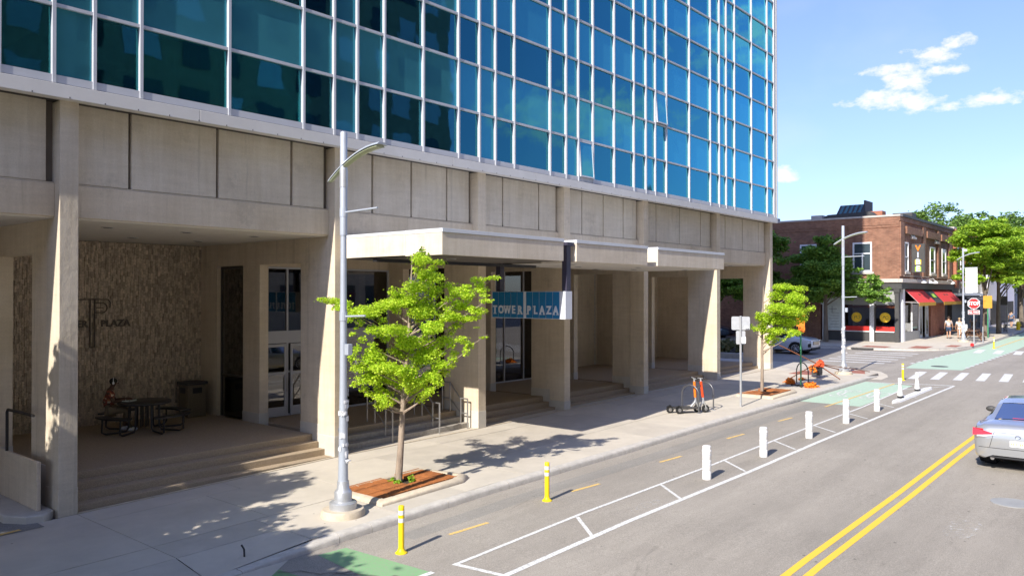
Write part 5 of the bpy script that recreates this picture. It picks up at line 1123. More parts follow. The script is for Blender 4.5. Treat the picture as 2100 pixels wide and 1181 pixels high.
# ------------------------------------------------------------ projecting tower sign
ps = thing('projecting_tower_sign', (16.97, 13.6, 3.4), 'blue and silver projecting sign with white slab letters under the canopy', 'sign')
X0s, X1s, YA, YB, Z0s, Z1s = 16.82, 17.12, 12.36, 14.95, 3.42, 4.16
B('sign_frame', M['signwhite'], ps, X0s, X1s, YA, YB, Z0s, Z1s, bevel=.004)
n = 5; half = (YB - YA - .2 - .1) / 2
for s_, yb in ((0, YB - .02), (1, YB - .02 - half - .09)):
    for k in range(5): yy = yb - k * half / 5; B('blue_panel', M['signblue'], ps, X0s - .012, X0s - .001, yy - half / 5 + .008, yy - .008, Z0s + .015, Z1s - .015)
for s_, yb in ((0, YB - .02), (1, YB - .02 - half - .09)):
    for ch, k in zip(('TOWER', 'PLAZA')[s_], range(5)):
        yc = yb - (k + .5) * half / 5; zc = Z0s + .225
        o = text('sign_letter', ch, .30, M['signwhite'], ps, (X0s - .022, yc, zc), (0, -1, 0), (0, 0, 1), .010, .012, .80)
        mb = MB(); hw = .078; bars = {'T': [(0, -1, .05)], 'O': [], 'W': [(-.065, 1, .03), (.065, 1, .03)], 'E': [], 'R': [(-.05, -1, .035), (.065, -1, .03)], 'P': [(-.045, -1, .045)], 'L': [(-.04, 1, .045)], 'A': [(-.06, -1, .035), (.06, -1, .035)], 'Z': []}[ch]
        for dy, s2, w_ in bars: mb.box(X0s - .031, X0s - .013, yc - dy - w_, yc - dy + w_, zc + s2 * .105 - .011, zc + s2 * .105 + .011)
        if mb.v: mb.build('letter_serif', M['signwhite'], ps)
for yy, zt in ((12.42, 5.42), (14.75, 5.0)): B('hanging_post', M['purple'], ps, 16.88, 17.06, yy - .06, yy + .10, Z1s, zt, bevel=.004)
B('post_cap', M['purple'], ps, 16.87, 17.18, 12.33, 12.55, 5.36, 5.46, bevel=.004)

# ------------------------------------------------------------ handrails on the porch steps
def handrail(x, zb, label, y0=15.98, y1=16.70):
    t = thing('handrail', (x, y0, zb), label, 'handrail', 'steel handrails on the entrance steps'); r = .022; h = .86; FZ_ = FZ
    b0 = (x, y0, zb); b1 = (x, y0 + .28, zb + .15); 
    MB().tube([b0, (x, y0, zb + h)], r, 8).build('post', M['stain'], t, smooth=True); MB().tube([b1, (x, y0 + .28, zb + h)], r, 8).build('post', M['stain'], t, smooth=True)
    MB().tube([(x, y1, FZ_), (x, y1, FZ_ + h)], r, 8).build('post', M['stain'], t, smooth=True); MB().tube([(x, y1 + .32, FZ_), (x, y1 + .32, FZ_ + h)], r, 8).build('post', M['stain'], t, smooth=True)
    MB().tube([(x, y0 - .01, zb + h), (x, y0 + .29, zb + h), (x, y1, FZ_ + h), (x, y1 + .34, FZ_ + h)], r, 8).build('top_rail', M['stain'], t, smooth=True)
    MB().tube([(x, y0, zb + h * .5), (x, y0 + .28, zb + h * .5), (x, y1, FZ_ + h * .45), (x, y1 + .32, FZ_ + h * .45)], r * .8, 8).build('mid_rail', M['stain'], t, smooth=True)
handrail(14.0, .14, 'steel handrail behind the ginkgo trunk, left of the three'); handrail(15.75, .145, 'steel handrail on the steps right of the ginkgo trunk'); handrail(16.9, .15, 'steel handrail against the sunlit concrete column')
hr = thing('black_side_rail', (4.6, 19.0, .1), 'black bent pipe handrail at the far left beside the garage ramp', 'handrail')
MB().tube([(5.47, 17.6, 1.0), (5.47, 17.6, 1.78), (5.47, 17.55, 1.83), (5.50, 16.3, 1.83)], .028, 10).build('rail', M['black'], hr, smooth=True)
rl = thing('red_bin', (4.55, 18.0, .1), 'red container barely showing at the left edge', 'bin'); MB().lathe([(.28, 0), (.3, .6), (.3, .75), (.05, .8)], (4.25, 18.6, .1), 14).build('tub', M['redp'], rl, smooth=True)
isl = thing('kerb_island', (5.3, 16.8, 0), 'rounded concrete kerb island at the foot of the first column', 'kerb island')
mb = MB(); poly = [(5.70, 15.86), (5.45, 15.62), (5.18, 15.72), (4.95, 16.1), (4.95, 20.5), (5.70, 20.5)]; mb.prism(poly, -.05, .13).build('island_kerb', M['plinth'], isl, bevel=.03)
mb = MB(); mb.extr([(15.95, .13), (22, .13), (22, 1.02), (15.95, 1.02)], 'x', 5.44, 5.51).build('ramp_wall', M['conc'], isl, bevel=.01)
stripe2 = MB()
for p, q_ in (((3.4, 15.2), (5.0, 15.42)), ((3.6, 16.2), (4.9, 16.35))):
    p = Vector(p); q2 = Vector(q_); d = (q2 - p).normalized(); n_ = Vector((-d.y, d.x)) * .05; stripe2.add([(v.x, v.y, g(v.x) + .012) for v in (p - n_, q2 - n_, q2 + n_, p + n_)], [(0, 1, 2, 3)])
structure(stripe2.build('yellow_parking_line', M['pyel2']), 'pale yellow line on the driveway at the left edge')

# ------------------------------------------------------------ people
def skinmesh(name, P, E_, R_, mt_, parent, sub=2):
    me = bpy.data.meshes.new(name); org = ORG[parent.name]
    me.from_pydata([tuple(Vector(p) - org) for p in P], E_, []); ob = bpy.data.objects.new(name, me); COL.objects.link(ob)
    md_ = ob.modifiers.new('skin', 'SKIN'); md_.use_smooth_shade = True
    for i, r in enumerate(R_): me.skin_vertices[0].data[i].radius = (r, r) if not isinstance(r, tuple) else r
    me.skin_vertices[0].data[0].use_root = True
    s_ = ob.modifiers.new('sub', 'SUBSURF'); s_.levels = sub; s_.render_levels = sub
    bpy.context.view_layer.update(); m2 = bpy.data.meshes.new_from_object(ob.evaluated_get(bpy.context.evaluated_depsgraph_get())); bpy.data.objects.remove(ob)
    m2.materials.clear(); m2.materials.append(mt_); m2.polygons.foreach_set('use_smooth', [True] * len(m2.polygons)); m2.name = name
    o = bpy.data.objects.new(name, m2); COL.objects.link(o); o.parent = parent; ORG[o.name] = org; return o
def frame(loc, yaw):
    L0 = Vector(loc); f = Vector((cos(yaw), sin(yaw), 0)); l = Vector((-sin(yaw), cos(yaw), 0)); return lambda a, b, c: L0 + f * a + l * b + Vector((0, 0, c))
def hand(T, wrist, d, mt_, parent, s=1.0):
    """five bent fingers rooted in a palm"""
    w_ = Vector(wrist); d = Vector(d).normalized(); up = Vector((0, 0, 1)); side = d.cross(up).normalized() if abs(d.z) < .9 else Vector((1, 0, 0)); dn = side.cross(d)
    P = [w_, w_ + d * .045 * s, w_ + d * .085 * s]; E_ = [(0, 1), (1, 2)]; R_ = [.024 * s, .032 * s, .03 * s]
    for k, ln in enumerate((.030, .036, .034, .026)):
        o = side * (k - 1.5) * .019 * s; i = len(P); P += [w_ + d * .095 * s + o, w_ + d * (.095 + ln) * s + o - up * .01 * s, w_ + d * (.10 + ln * 1.7) * s + o - up * .03 * s]; E_ += [(2, i), (i, i + 1), (i + 1, i + 2)]; R_ += [.010 * s, .009 * s, .007 * s]
    i = len(P); P += [w_ + d * .03 * s + side * .035 * s, w_ + d * .07 * s + side * .055 * s - up * .01]; E_ += [(0, i), (i, i + 1)]; R_ += [.012 * s, .009 * s]
    return skinmesh('hand', P, E_, R_, mt_, parent, 1)
def walker(x, y, yaw, ht, label, skin, hair, top, bot, female=False, arm=None, hat=None):
    z = g(x) + .0; s = ht / 1.75; T0 = frame((x, y, z), yaw); T = lambda a, b, c: T0(a * s, b * s, c * s); t = thing('person', (x, y, z), label, 'person')
    st_ = .16
    P = [T(0, 0, .93), T(0, 0, 1.15), T(0, 0, 1.38), T(0, 0, 1.50), T(.01, 0, 1.56), T(.02, 0, 1.66), T(.01, 0, 1.72),
         T(0, .10, .88), T(st_ * .6, .10, .50), T(st_, .10, .10), T(st_ + .10, .10, .04), T(0, -.10, .88), T(-st_ * .2, -.10, .50), T(-st_ * 1.2, -.10, .13), T(-st_ * 1.2 + .12, -.10, .05),
         T(0, .19, 1.40), T(-.03, .25, 1.15), T(.06, .27, .92), T(0, -.19, 1.40), T(-.02, -.25, 1.15), T(.08, -.27, .93)]
    if arm: P[16] = T(.02, arm * .27, 1.17) if arm > 0 else P[16]; 
    E_ = [(0, 1), (1, 2), (2, 3), (3, 4), (4, 5), (5, 6), (0, 7), (7, 8), (8, 9), (9, 10), (0, 11), (11, 12), (12, 13), (13, 14), (2, 15), (15, 16), (16, 17), (2, 18), (18, 19), (19, 20)]
    k = .9 if female else 1.0
    R_ = [.13 * k, .12 * k, .13 * k, .055, .05, .09, .075, .09, .058, .04, .035, .09, .058, .04, .035, .055, .042, .03, .055, .042, .03]; R_ = [r * s for r in R_]
    body = skinmesh('body', P, E_, R_, skin, t, 2)
    hand(T, P[17], P[17] - P[16], skin, body, s); hand(T, P[20], P[20] - P[19], skin, body, s)
    skinmesh('shirt', [T(0, 0, .95), T(0, 0, 1.15), T(0, 0, 1.36), T(0, 0, 1.43), T(0, .19, 1.40), T(-.01, .235, 1.22), T(0, -.19, 1.40), T(-.01, -.235, 1.22)], [(0, 1), (1, 2), (2, 3), (2, 4), (4, 5), (2, 6), (6, 7)], [r * s for r in (.16 * k, .145 * k, .155 * k, .07, .075, .06, .075, .06)], top, t)
    if female: skinmesh('dress_skirt', [T(0, 0, 1.0), T(0, 0, .72)], [(0, 1)], [.17 * s, .20 * s], bot, t, 1)
    else: skinmesh('shorts', [T(0, 0, .95), T(0, .10, .86), T(st_ * .5, .105, .56), T(0, -.10, .86), T(-st_ * .1, -.105, .56)], [(0, 1), (1, 2), (0, 3), (3, 4)], [r * s for r in (.15, .115, .09, .115, .09)], bot, t)
    hd = MB().ell(T(-.012, 0, 1.695), (.10 * s, .093 * s, .095 * s), 12, 8).build('hair' if not hat else 'cap', hair if not hat else hat, t, smooth=True)
    for sy in (-1, 1): MB().ell(T(st_ + .06 if sy > 0 else -st_ * 1.2 + .06, sy * .10, .04), (.12 * s, .05 * s, .04 * s), 8, 6).build('shoe', M['charc'], t, smooth=True)
    # face on the far side: nose, eyes and mouth
    MB().ell(T(.112, 0, 1.655), (.018 * s, .012 * s, .02 * s), 8, 6).build('nose', skin, t, smooth=True)
    e = MB(); [e.ell(T(.098, sy * .034, 1.675), (.01 * s, .014 * s, .008 * s), 8, 5) for sy in (-1, 1)]; e.build('eyes', M['hairb'], t); MB().ell(T(.10, 0, 1.61), (.008 * s, .026 * s, .006 * s), 8, 5).build('mouth', M['redp'], t)
    for sy in (-1, 1): MB().ell(T(.01, sy * .098, 1.66), (.018 * s, .01 * s, .028 * s), 8, 6).build('ear', skin, t, smooth=True)
    return t
walker(70.6, 14.05, .15, 1.74, 'man in grey shirt and navy shorts walking past the red awning', M['skin'], M['hairg'], M['greyt'], M['navy'])
walker(70.9, 13.35, .15, 1.64, 'woman in cream dress walking beside the man past the red awning', M['skin'], M['hairl'], M['cream'], M['cream'], True)
walker(96, 13.3, -.2, 1.72, 'distant pedestrian in dark clothes on the pavement at the right edge', M['skin'], M['hairb'], M['denim'], M['navy'])
walker(82.5, 14.4, .6, 1.75, 'person in denim shirt standing behind the stop sign', M['skin'], M['hairg'], M['denim'], M['khaki'])

# seated man with headphones
SY = -.45; Ts = frame((8.70, 20.78, FZ), SY)
sm_ = thing('person', (8.70, 20.78, FZ), 'seated man in patterned shirt and white headphones at the black picnic table', 'person')
P = [Ts(0, 0, .56), Ts(.03, 0, .78), Ts(.07, 0, 1.0), Ts(.10, 0, 1.12), Ts(.12, 0, 1.17), Ts(.15, 0, 1.25), Ts(.15, 0, 1.32),
     Ts(.06, .10, .54), Ts(.44, .14, .55), Ts(.38, .15, .10), Ts(.50, .15, .05), Ts(.06, -.10, .54), Ts(.44, -.12, .55), Ts(.52, -.12, .10), Ts(.64, -.12, .05),
     Ts(.06, .19, 1.02), Ts(.16, .24, .78), Ts(.42, .14, .82), Ts(.06, -.19, 1.02), Ts(.14, -.24, .78), Ts(.42, -.12, .82)]
E_ = [(0, 1), (1, 2), (2, 3), (3, 4), (4, 5), (5, 6), (0, 7), (7, 8), (8, 9), (9, 10), (0, 11), (11, 12), (12, 13), (13, 14), (2, 15), (15, 16), (16, 17), (2, 18), (18, 19), (19, 20)]
body = skinmesh('body', P, E_, [.13, .12, .13, .055, .052, .088, .075, .09, .06, .042, .035, .09, .06, .042, .035, .055, .045, .03, .055, .045, .03], M['skin_d'], sm_)
hand(Ts, P[17], P[17] - P[16] + Vector((0, 0, -.02)), M['skin_d'], body); hand(Ts, P[20], P[20] - P[19] + Vector((0, 0, -.02)), M['skin_d'], body)
skinmesh('shirt', [Ts(.0, 0, .60), Ts(.03, 0, .78), Ts(.07, 0, .99), Ts(.09, 0, 1.06), Ts(.06, .19, 1.02), Ts(.13, .235, .86), Ts(.06, -.19, 1.02), Ts(.12, -.235, .86)], [(0, 1), (1, 2), (2, 3), (2, 4), (4, 5), (2, 6), (6, 7)], [.165, .15, .155, .07, .078, .065, .078, .065], M['shirt'], sm_)
skinmesh('trousers', [Ts(0, 0, .56), Ts(.06, .10, .55), Ts(.44, .14, .555), Ts(.40, .15, .22), Ts(.06, -.10, .55), Ts(.44, -.12, .555), Ts(.50, -.12, .22)], [(0, 1), (1, 2), (2, 3), (0, 4), (4, 5), (5, 6)], [.15, .11, .085, .07, .11, .085, .07], M['khaki'], sm_)
MB().ell(Ts(.135, 0, 1.285), (.098, .09, .085), 12, 8).build('hair', M['hairb'], sm_, smooth=True)
hp = MB().tube([Ts(.14, .115 * cos(a), 1.25 + .125 * sin(a)) for a in [pi * k / 12 for k in range(13)]], .008, 6).build('headphones', M['white'], sm_, smooth=True)
for sy in (-1, 1): MB().ell(Ts(.14, sy * .108, 1.245), (.03, .014, .034), 10, 7).build('ear_cup', M['white'], hp, smooth=True)
MB().ell(Ts(.245, 0, 1.235), (.018, .012, .02), 8, 6).build('nose', M['skin_d'], sm_, smooth=True); e = MB(); [e.ell(Ts(.228, sy * .034, 1.26), (.01, .014, .008), 8, 5) for sy in (-1, 1)]; e.build('eyes', M['white'], sm_); MB().ell(Ts(.232, 0, 1.195), (.01, .026, .007), 8, 5).build('mouth', M['skin_d'], sm_)
for (a, b) in ((.43, .15), (.57, -.12)): MB().ell(Ts(a, b, .06), (.15, .055, .055), 10, 7).build('shoe', M['white'], sm_, smooth=True)
# picnic table
TX, TY = 9.42, 20.3
pt = thing('round_picnic_table', (TX, TY, FZ), 'round black metal picnic table with attached bench seats on the porch', 'picnic table')
MB().lathe([(.62, .70), (.64, .72), (.64, .755), (.62, .765), (0, .765)], (TX, TY, FZ), 32).build('tabletop', M['black'], pt, smooth=True)
mb = MB(); [mb.tube([(TX + .09 * cos(a), TY + .09 * sin(a), FZ + .1), (TX + .09 * cos(a), TY + .09 * sin(a), FZ + .70)], .02, 6) for a in (0, 1.57, 3.14, 4.71)]; mb.build('centre_column', M['black'], pt)
for k in range(4):
    a = -.15 + k * pi / 2 + .45; ca, sa = cos(a), sin(a)
    mb = MB(); n = 8; vs = []
    for j in range(n + 1):
        b = a - .52 + 1.04 * j / n
        for r_, z_ in ((.86, .42), (1.14, .42), (1.14, .46), (.86, .46)): vs.append((TX + r_ * cos(b), TY + r_ * sin(b), FZ + z_))
    mb.add(vs, [(4 * j + q_, 4 * j + (q_ + 1) % 4, 4 * j + 4 + (q_ + 1) % 4, 4 * j + 4 + q_) for j in range(n) for q_ in range(4)] + [(3, 2, 1, 0), tuple(4 * n + q_ for q_ in range(4))]); st2 = mb.build('bench_seat', M['black'], pt, smooth=True)
    for s_ in (-.3, .3):
        b = a + s_; u = lambda r_, z_: (TX + r_ * cos(b), TY + r_ * sin(b), FZ + z_)
        MB().tube([u(.38, .70), u(.40, .12), u(.46, .04), u(.95, .03), u(1.05, .08), u(1.04, .42)], .024, 8).build('leg_frame', M['black'], pt, smooth=True)
lb = thing('open_book', (9.0, 20.55, FZ + .77), 'pale open book on the picnic table before the seated man', 'book')
MB().obox((9.03, 20.50, FZ + .785), (.16, .24, .015), SY, .12).build('page', M['paper'], lb); MB().obox((9.19, 20.43, FZ + .785), (.16, .24, .015), SY, -.12).build('page', M['paper'], lb)
bn_ = thing('waste_bin', (11.45, 21.75, FZ), 'square aggregate waste bin with side openings in the porch corner', 'waste bin')
B('bin_body', M['bin'], bn_, 11.13, 11.68, 21.35, 21.9, FZ + .02, FZ + .92, bevel=.02); B('bin_lid', M['charc'], bn_, 11.09, 11.72, 21.31, 21.94, FZ + .92, FZ + 1.0, bevel=.02)
B('bin_opening', M['black'], bn_, 11.27, 11.55, 21.343, 21.352, FZ + .68, FZ + .84, bevel=.003); B('bin_opening', M['black'], bn_, 11.122, 11.132, 21.5, 21.78, FZ + .68, FZ + .84)

# ------------------------------------------------------------ hoops, scooters, signs
def hoop(x, y, rot, label, h=.90, w_=.62):
    z = g(x); t = thing('bike_hoop', (x, y, z), label, 'bike rack', 'arched steel bike hoops'); c, s = cos(rot), sin(rot)
    pts = [(-w_ / 2, 0)] + [(-w_ / 2, h - w_ / 2)] + [(w_ / 2 * cos(a), h - w_ / 2 + w_ / 2 * sin(a)) for a in [pi - pi * k / 12 for k in range(1, 12)]] + [(w_ / 2, h - w_ / 2), (w_ / 2, 0)]
    MB().tube([(x + u * c, y + u * s, z + v) for u, v in pts], .023, 10).build('hoop_tube', M['dsteel'] if x < 30 else M['black'], t, smooth=True)
    for sg in (-1, 1): MB().disc((x + sg * w_ / 2 * c, y + sg * w_ / 2 * s, z), (0, 0, 1), .075, .012, 14).build('foot_plate', M['steel'], t)
hoop(23.5, 12.22, pi / 2 - .04, 'left steel bike hoop with the scooters leaning on it'); hoop(24.5, 12.18, pi / 2 - .12, 'right steel bike hoop behind the scooter handlebars'); hoop(33.5, 12.2, pi / 2 - .6, 'black bike hoop straddling the green sign pole', w_=.8); hoop(86, 12.6, 0.4, 'black bike hoop far down the pavement by the locust trees', h=1.0, w_=.9)
def scooter(x, y, yaw, lean, stem, label):
    z = g(x); t = thing('kick_scooter', (x, y, z), label, 'scooter', 'rental kick scooters at the bike hoops'); L0 = Vector((x, y, z)); R_ = Matrix.Rotation(yaw, 3, 'Z') @ Matrix.Rotation(lean, 3, 'X'); T = lambda a, b, c: L0 + R_ @ Vector((a, b, c))
    def wheel(a, r=.12):
        n = 16; MB().tube([T(a, -.03, r), T(a, .03, r)], r, n).build('wheel', M['tyre'], t, smooth=False); MB().tube([T(a, -.034, r), T(a, .034, r)], r * .5, 12).build('hub', M['rim'], t)
    wheel(-.45); wheel(.52, .125)
    d = MB(); 
    vs = [T(-.38, -.09, .14), T(.30, -.09, .14), T(.30, .09, .14), T(-.38, .09, .14), T(-.38, -.09, .20), T(.30, -.09, .20), T(.30, .09, .20), T(-.38, .09, .20)]
    d.add(vs, [(0, 3, 2, 1), (4, 5, 6, 7), (0, 1, 5, 4), (1, 2, 6, 5), (2, 3, 7, 6), (3, 0, 4, 7)]); d.build('deck', M['charc'], t, bevel=.015)
    MB().tube([T(.28, 0, .18), T(.42, 0, .34), T(.44, 0, .40)], .035, 8).build('neck', M['steel'], t, smooth=True); MB().tube([T(.52, .05, .125), T(.47, .05, .32), T(.47, -.05, .32), T(.52, -.05, .125)], .02, 6).build('fork', M['grey'], t, smooth=True)
    MB().tube([T(.46, 0, .30), T(.43, 0, .52)], .032, 8).build('stem_lower', M['steel'], t, smooth=True); MB().tube([T(.43, 0, .50), T(.37, 0, 1.02)], .042, 10).build('stem', stem, t, smooth=True); MB().tube([T(.37, 0, 1.02), T(.36, 0, 1.12)], .03, 8).build('stem_head', M['steel'], t, smooth=True)
    MB().tube([T(.36, -.24, 1.12), T(.36, .24, 1.12)], .016, 8).build('handlebar', M['steel'], t, smooth=True)
    for s in (-1, 1): MB().tube([T(.36, s * .17, 1.12), T(.35, s * .26, 1.11)], .022, 8).build('grip', M['blackplas'], t, smooth=True)
    MB().tube([T(.40, .02, 1.08), T(.44, .02, 1.06)], .035, 8).build('headlamp', M['black'], t); MB().add([T(-.58, -.05, .2), T(-.44, -.05, .27), T(-.3, -.05, .22), T(-.58, .05, .2), T(-.44, .05, .27), T(-.3, .05, .22)], [(0, 1, 4, 3), (1, 2, 5, 4)]).build('mudguard', M['black'], t)
scooter(23.35, 12.42, -.62, .10, M['orange'], 'kick scooter with plain orange stem, behind the other'); scooter(23.4, 12.12, -.55, -.04, mat('red_orange_stem', (.72, .07, .015), .45), 'kick scooter with red and orange stem at the left hoop')
# traffic sign seen from behind
x, y = 25.76, 11.49; z = g(x); sg = thing('sign_post', (x, y, z), 'galvanised pole with the grey backs of two traffic signs', 'road sign')
MB().box(x - .03, x + .03, y - .03, y + .03, z, z + 3.1).build('pole', M['steel'], sg, bevel=.006)
def rrect(w_, h, r, n=4):
    P = []
    for cx_, cy_, a0 in ((w_ / 2 - r, h / 2 - r, 0), (-w_ / 2 + r, h / 2 - r, pi / 2), (-w_ / 2 + r, -h / 2 + r, pi), (w_ / 2 - r, -h / 2 + r, 3 * pi / 2)):
        for k in range(n + 1): a = a0 + pi / 2 * k / n; P.append((cx_ + r * cos(a), cy_ + r * sin(a)))
    return P
def plate(name, c, w_, h, yaw, mt_, parent, r=.05, th=.004):
    """rounded plate; yaw is the direction it faces"""
    c = Vector(c); n_ = Vector((cos(yaw), sin(yaw), 0)); s = Vector((-sin(yaw), cos(yaw), 0)); P = rrect(w_, h, r); m = len(P); vs = [c + s * a + Vector((0, 0, b)) for a, b in P] + [c + n_ * th + s * a + Vector((0, 0, b)) for a, b in P]
    return MB().add(vs, [tuple(range(m))[::-1], tuple(range(m, 2 * m))] + [(i, (i + 1) % m, m + (i + 1) % m, m + i) for i in range(m)]).build(name, mt_, parent)
yw = pi + .42
pn_ = plate('sign_plate', (x + .035, y + .015, z + 2.85), .61, .46, yw, M['steel'], sg, .05); plate('sign_plate', (x + .035, y + .015, z + 2.36), .31, .46, yw, M['steel'], sg, .04)
pn_['label'] = 'upper wide grey plate'; st_ = plate('sticker', (x - .03 + .05, y - .10, z + 2.28), .14, .22, yw, M['white'], sg, .01, .012); plate('sticker', (x + .03, y + .12, z + 2.2), .08, .1, yw, M['orangep'], sg, .01, .012); plate('sticker', (x + .0, y - .2, z + 2.72), .12, .09, yw, M['white'], sg, .01, .018)
# green post with an orange sign
x, y = 32.73, 11.98; z = g(x); gp = thing('green_sign_post', (x, y, z), 'green steel post with an orange sign standing at the black hoop', 'sign')
MB().box(x - .035, x + .035, y - .02, y + .02, z, z + 3.05).build('post', M['greenp'], gp); op = plate('orange_plate', (x - .04, y, z + 2.78), .34, .62, pi + .3, M['orangep'], gp, .03); pp = plate('orange_plate', (x - .04, y - .05, z + 2.35), .26, .22, pi + .3, M['orangep'], gp, .02)
MB().add([Vector((x - .05, y + .09, z + 2.72)), Vector((x - .06, y - .09, z + 2.72)), Vector((x - .06, y - .07, z + 2.95)), Vector((x - .05, y + .07, z + 2.95))], [(0, 1, 2, 3)]).build('sign_symbol', M['redp'], gp)
MB().obox((x - .2, y - .05, z + .03), (.7, .05, .05), .5).build('foot_bar', M['bronze'], gp); MB().obox((x, y, z + .03), (.05, .8, .05), .1).build('foot_bar', M['bronze'], gp)
def bag(x, y, rx, ry, rz, rot, label, z=None, mt_=None, seed=0):
    z = g(x) if z is None else z; t = thing('sandbag', (x, y, z), label, 'sandbag', 'orange sandbags'); q = random.Random(seed); mb = MB(); n, m = 28, 14; c, s = cos(rot), sin(rot)
    def wr(a_, b_): return .5 * noise.noise(Vector((3.2 * cos(a_), 3.2 * sin(a_), 2.5 * b_ + seed * 7))) + .28 * noise.noise(Vector((8 * cos(a_), 8 * sin(a_), 6 * b_ + seed)))
    for i in range(m + 1):
        p = pi * i / m
        for k in range(n): a = 2 * pi * k / n; j = 1 + .08 * sin(3 * a + seed) + wr(a, p); u, v = rx * sin(p) ** .7 * cos(a) * j, ry * sin(p) ** .7 * sin(a) * j; mb.v.append((x + u * c - v * s, y + u * s + v * c, max(z + .002, z + rz * .8 + rz * cos(p) * (1 + wr(a, p) * 1.2))))
    for i in range(m):
        for k in range(n): k2 = (k + 1) % n; mb.f.append((i * n + k, (i + 1) * n + k, (i + 1) * n + k2, i * n + k2))
    mb.build('bag', mt_ or M['orange'], t, smooth=True); kn = MB(); 
    for k in range(5): a = rot + .3 * (k - 2); kn.tube([(x + rx * .85 * cos(a), y + rx * .85 * sin(a), z + rz * .7), (x + (rx + .12) * cos(a), y + (rx + .12) * sin(a), z + rz * (.3 + .3 * (k % 2)))], [.03, .012], 5)
    kn.build('tied_neck', mt_ or M['orange'], t)
bag(33.25, 12.62, .26, .17, .12, .8, 'orange sandbag left of the green post foot', seed=1); bag(32.45, 11.5, .26, .18, .12, -.5, 'orange sandbag right of the green post foot', seed=2)
bag(34.9, 12.75, .20, .10, .06, .2, 'small flat orange sandbag behind the hoop', seed=3)
# fallen sign stand
fs = thing('fallen_sign_stand', (36.3, 12.6, g(36.3)), 'toppled brown sign stand with splayed legs near the corner lamp', 'sign stand'); z = g(36.3); hub = Vector((36.5, 12.65, z + .62))
for e in ((38.6, 15.2, .9 + z + .35), (34.6, 13.2, z + .03), (39.0, 12.15, z + .12), (36.0, 11.45, z + .03)): MB().tube([hub, e], [.028, .024], 4).build('leg', M['rustd'], fs)
MB().tube([hub, Vector((40.2, 11.4, z + .05))], [.02, .015], 4).build('leg', M['rustd'], fs)
bag(36.55, 12.72, .30, .24, .17, .4, 'large orange sandbag slumped over the toppled sign stand', z=z + .22, seed=5); bag(36.3, 12.4, .16, .24, .16, 1.8, 'crumpled orange red sandbag hanging on the sign stand', z=z + .50, seed=6, mt_=mat('red_orange_fabric', (.75, .10, .03), .75, var=.15, scale=12, bump=.4, bscale=20))
B('stand_bracket', M['charc'], fs, 36.3, 36.7, 12.45, 12.8, z + .1, z + .5)
# stop sign
x, y = 64.4, 11.2; z = g(x); ss = thing('stop_sign', (x, y, z), 'red octagonal STOP sign with ALL WAY plate on the far corner', 'stop sign'); MB().box(x - .03, x + .03, y - .03, y + .03, z, z + 3.3).build('pole', M['steel'], ss)
def octa(name, r, off, mt_):
    yv = pi + .18; n_ = Vector((cos(yv), sin(yv), 0)); s = Vector((-sin(yv), cos(yv), 0)); c = Vector((x - .04, y, z + 2.9)) + n_ * off; P = [(r * cos(pi / 8 + k * pi / 4), r * sin(pi / 8 + k * pi / 4)) for k in range(8)]
    vs = [c + s * a + Vector((0, 0, b)) for a, b in P] + [c + n_ * .004 + s * a + Vector((0, 0, b)) for a, b in P]; return MB().add(vs, [tuple(range(8))[::-1], tuple(range(8, 16))] + [(i, (i + 1) % 8, 8 + (i + 1) % 8, 8 + i) for i in range(8)]).build(name, mt_, ss)
octa('sign_border', .41, 0, M['white']); octa('sign_face', .375, .006, M['stopred'])
rv = (-sin(.18) * -1, -cos(.18), 0)
text('sign_word', 'STOP', .34, M['white'], ss, (x - .058, y - .0, z + 2.9), (.18, -1, 0), (0, 0, 1), .004, .012, .86)
plate('supplementary_plate', (x - .04, y, z + 2.28), .72, .30, pi + .18, M['white'], ss, .03); plate('supplementary_face', (x - .047, y, z + 2.28), .67, .25, pi + .18, M['stopred'], ss, .02); text('sign_word', 'ALL WAY', .20, M['white'], ss, (x - .062, y, z + 2.28), (.18, -1, 0), (0, 0, 1), .004, .006, .8)
# far street furniture
def picnic(x, y, label):
    z = g(x); t = thing('wooden_picnic_table', (x, y, z), label, 'picnic table', 'brown wooden picnic tables'); 
    for k in range(5): B('table_plank', M['wood'], t, x - .9, x + .9, y - .36 + k * .15, y - .36 + k * .15 + .135, z + .72, z + .76)
    for s in (-1, 1):
        for k in range(2): B('bench_plank', M['wood'], t, x - .9, x + .9, y + s * .7 - .14 + k * .15, y + s * .7 - .01 + k * .15, z + .43, z + .47)
    for xx in (x - .6, x + .6):
        for s in (-1, 1): MB().tube([(xx, y + s * .25, z + .72), (xx, y + s * .7, z)], .04, 4).build('leg', M['wood'], t)
        B('bench_support', M['wood'], t, xx - .03, xx + .03, y - .8, y + .8, z + .37, z + .43)
picnic(69.2, 12.1, 'brown wooden picnic table just behind the stop sign pole'); picnic(72.2, 12.6, 'brown wooden picnic table behind the far lamp, the farther one'); picnic(76.5, 14.9, 'brown wooden table by the wall under the second awning')
x, y = 73.5, 11.8; z = g(x); kg = thing('green_pole_sign', (x, y, z), 'green pole with a pale yellow sign left of the far bike hoop', 'sign'); MB().tube([(x, y, z), (x, y, z + 2.5)], .04, 8).build('post', M['greenp'], kg); plate('yellow_plate', (x - .05, y, z + 2.9), .62, 1.0, pi + .1, M['gold'], kg, .04); 
x, y = 66.2, 10.95; z = g(x); k2 = thing('short_grey_post', (x, y, z), 'short thin grey post right of the stop sign pole', 'post'); MB().tube([(x, y, z), (x, y, z + 1.2)], .035, 8).build('post', M['steel'], k2)
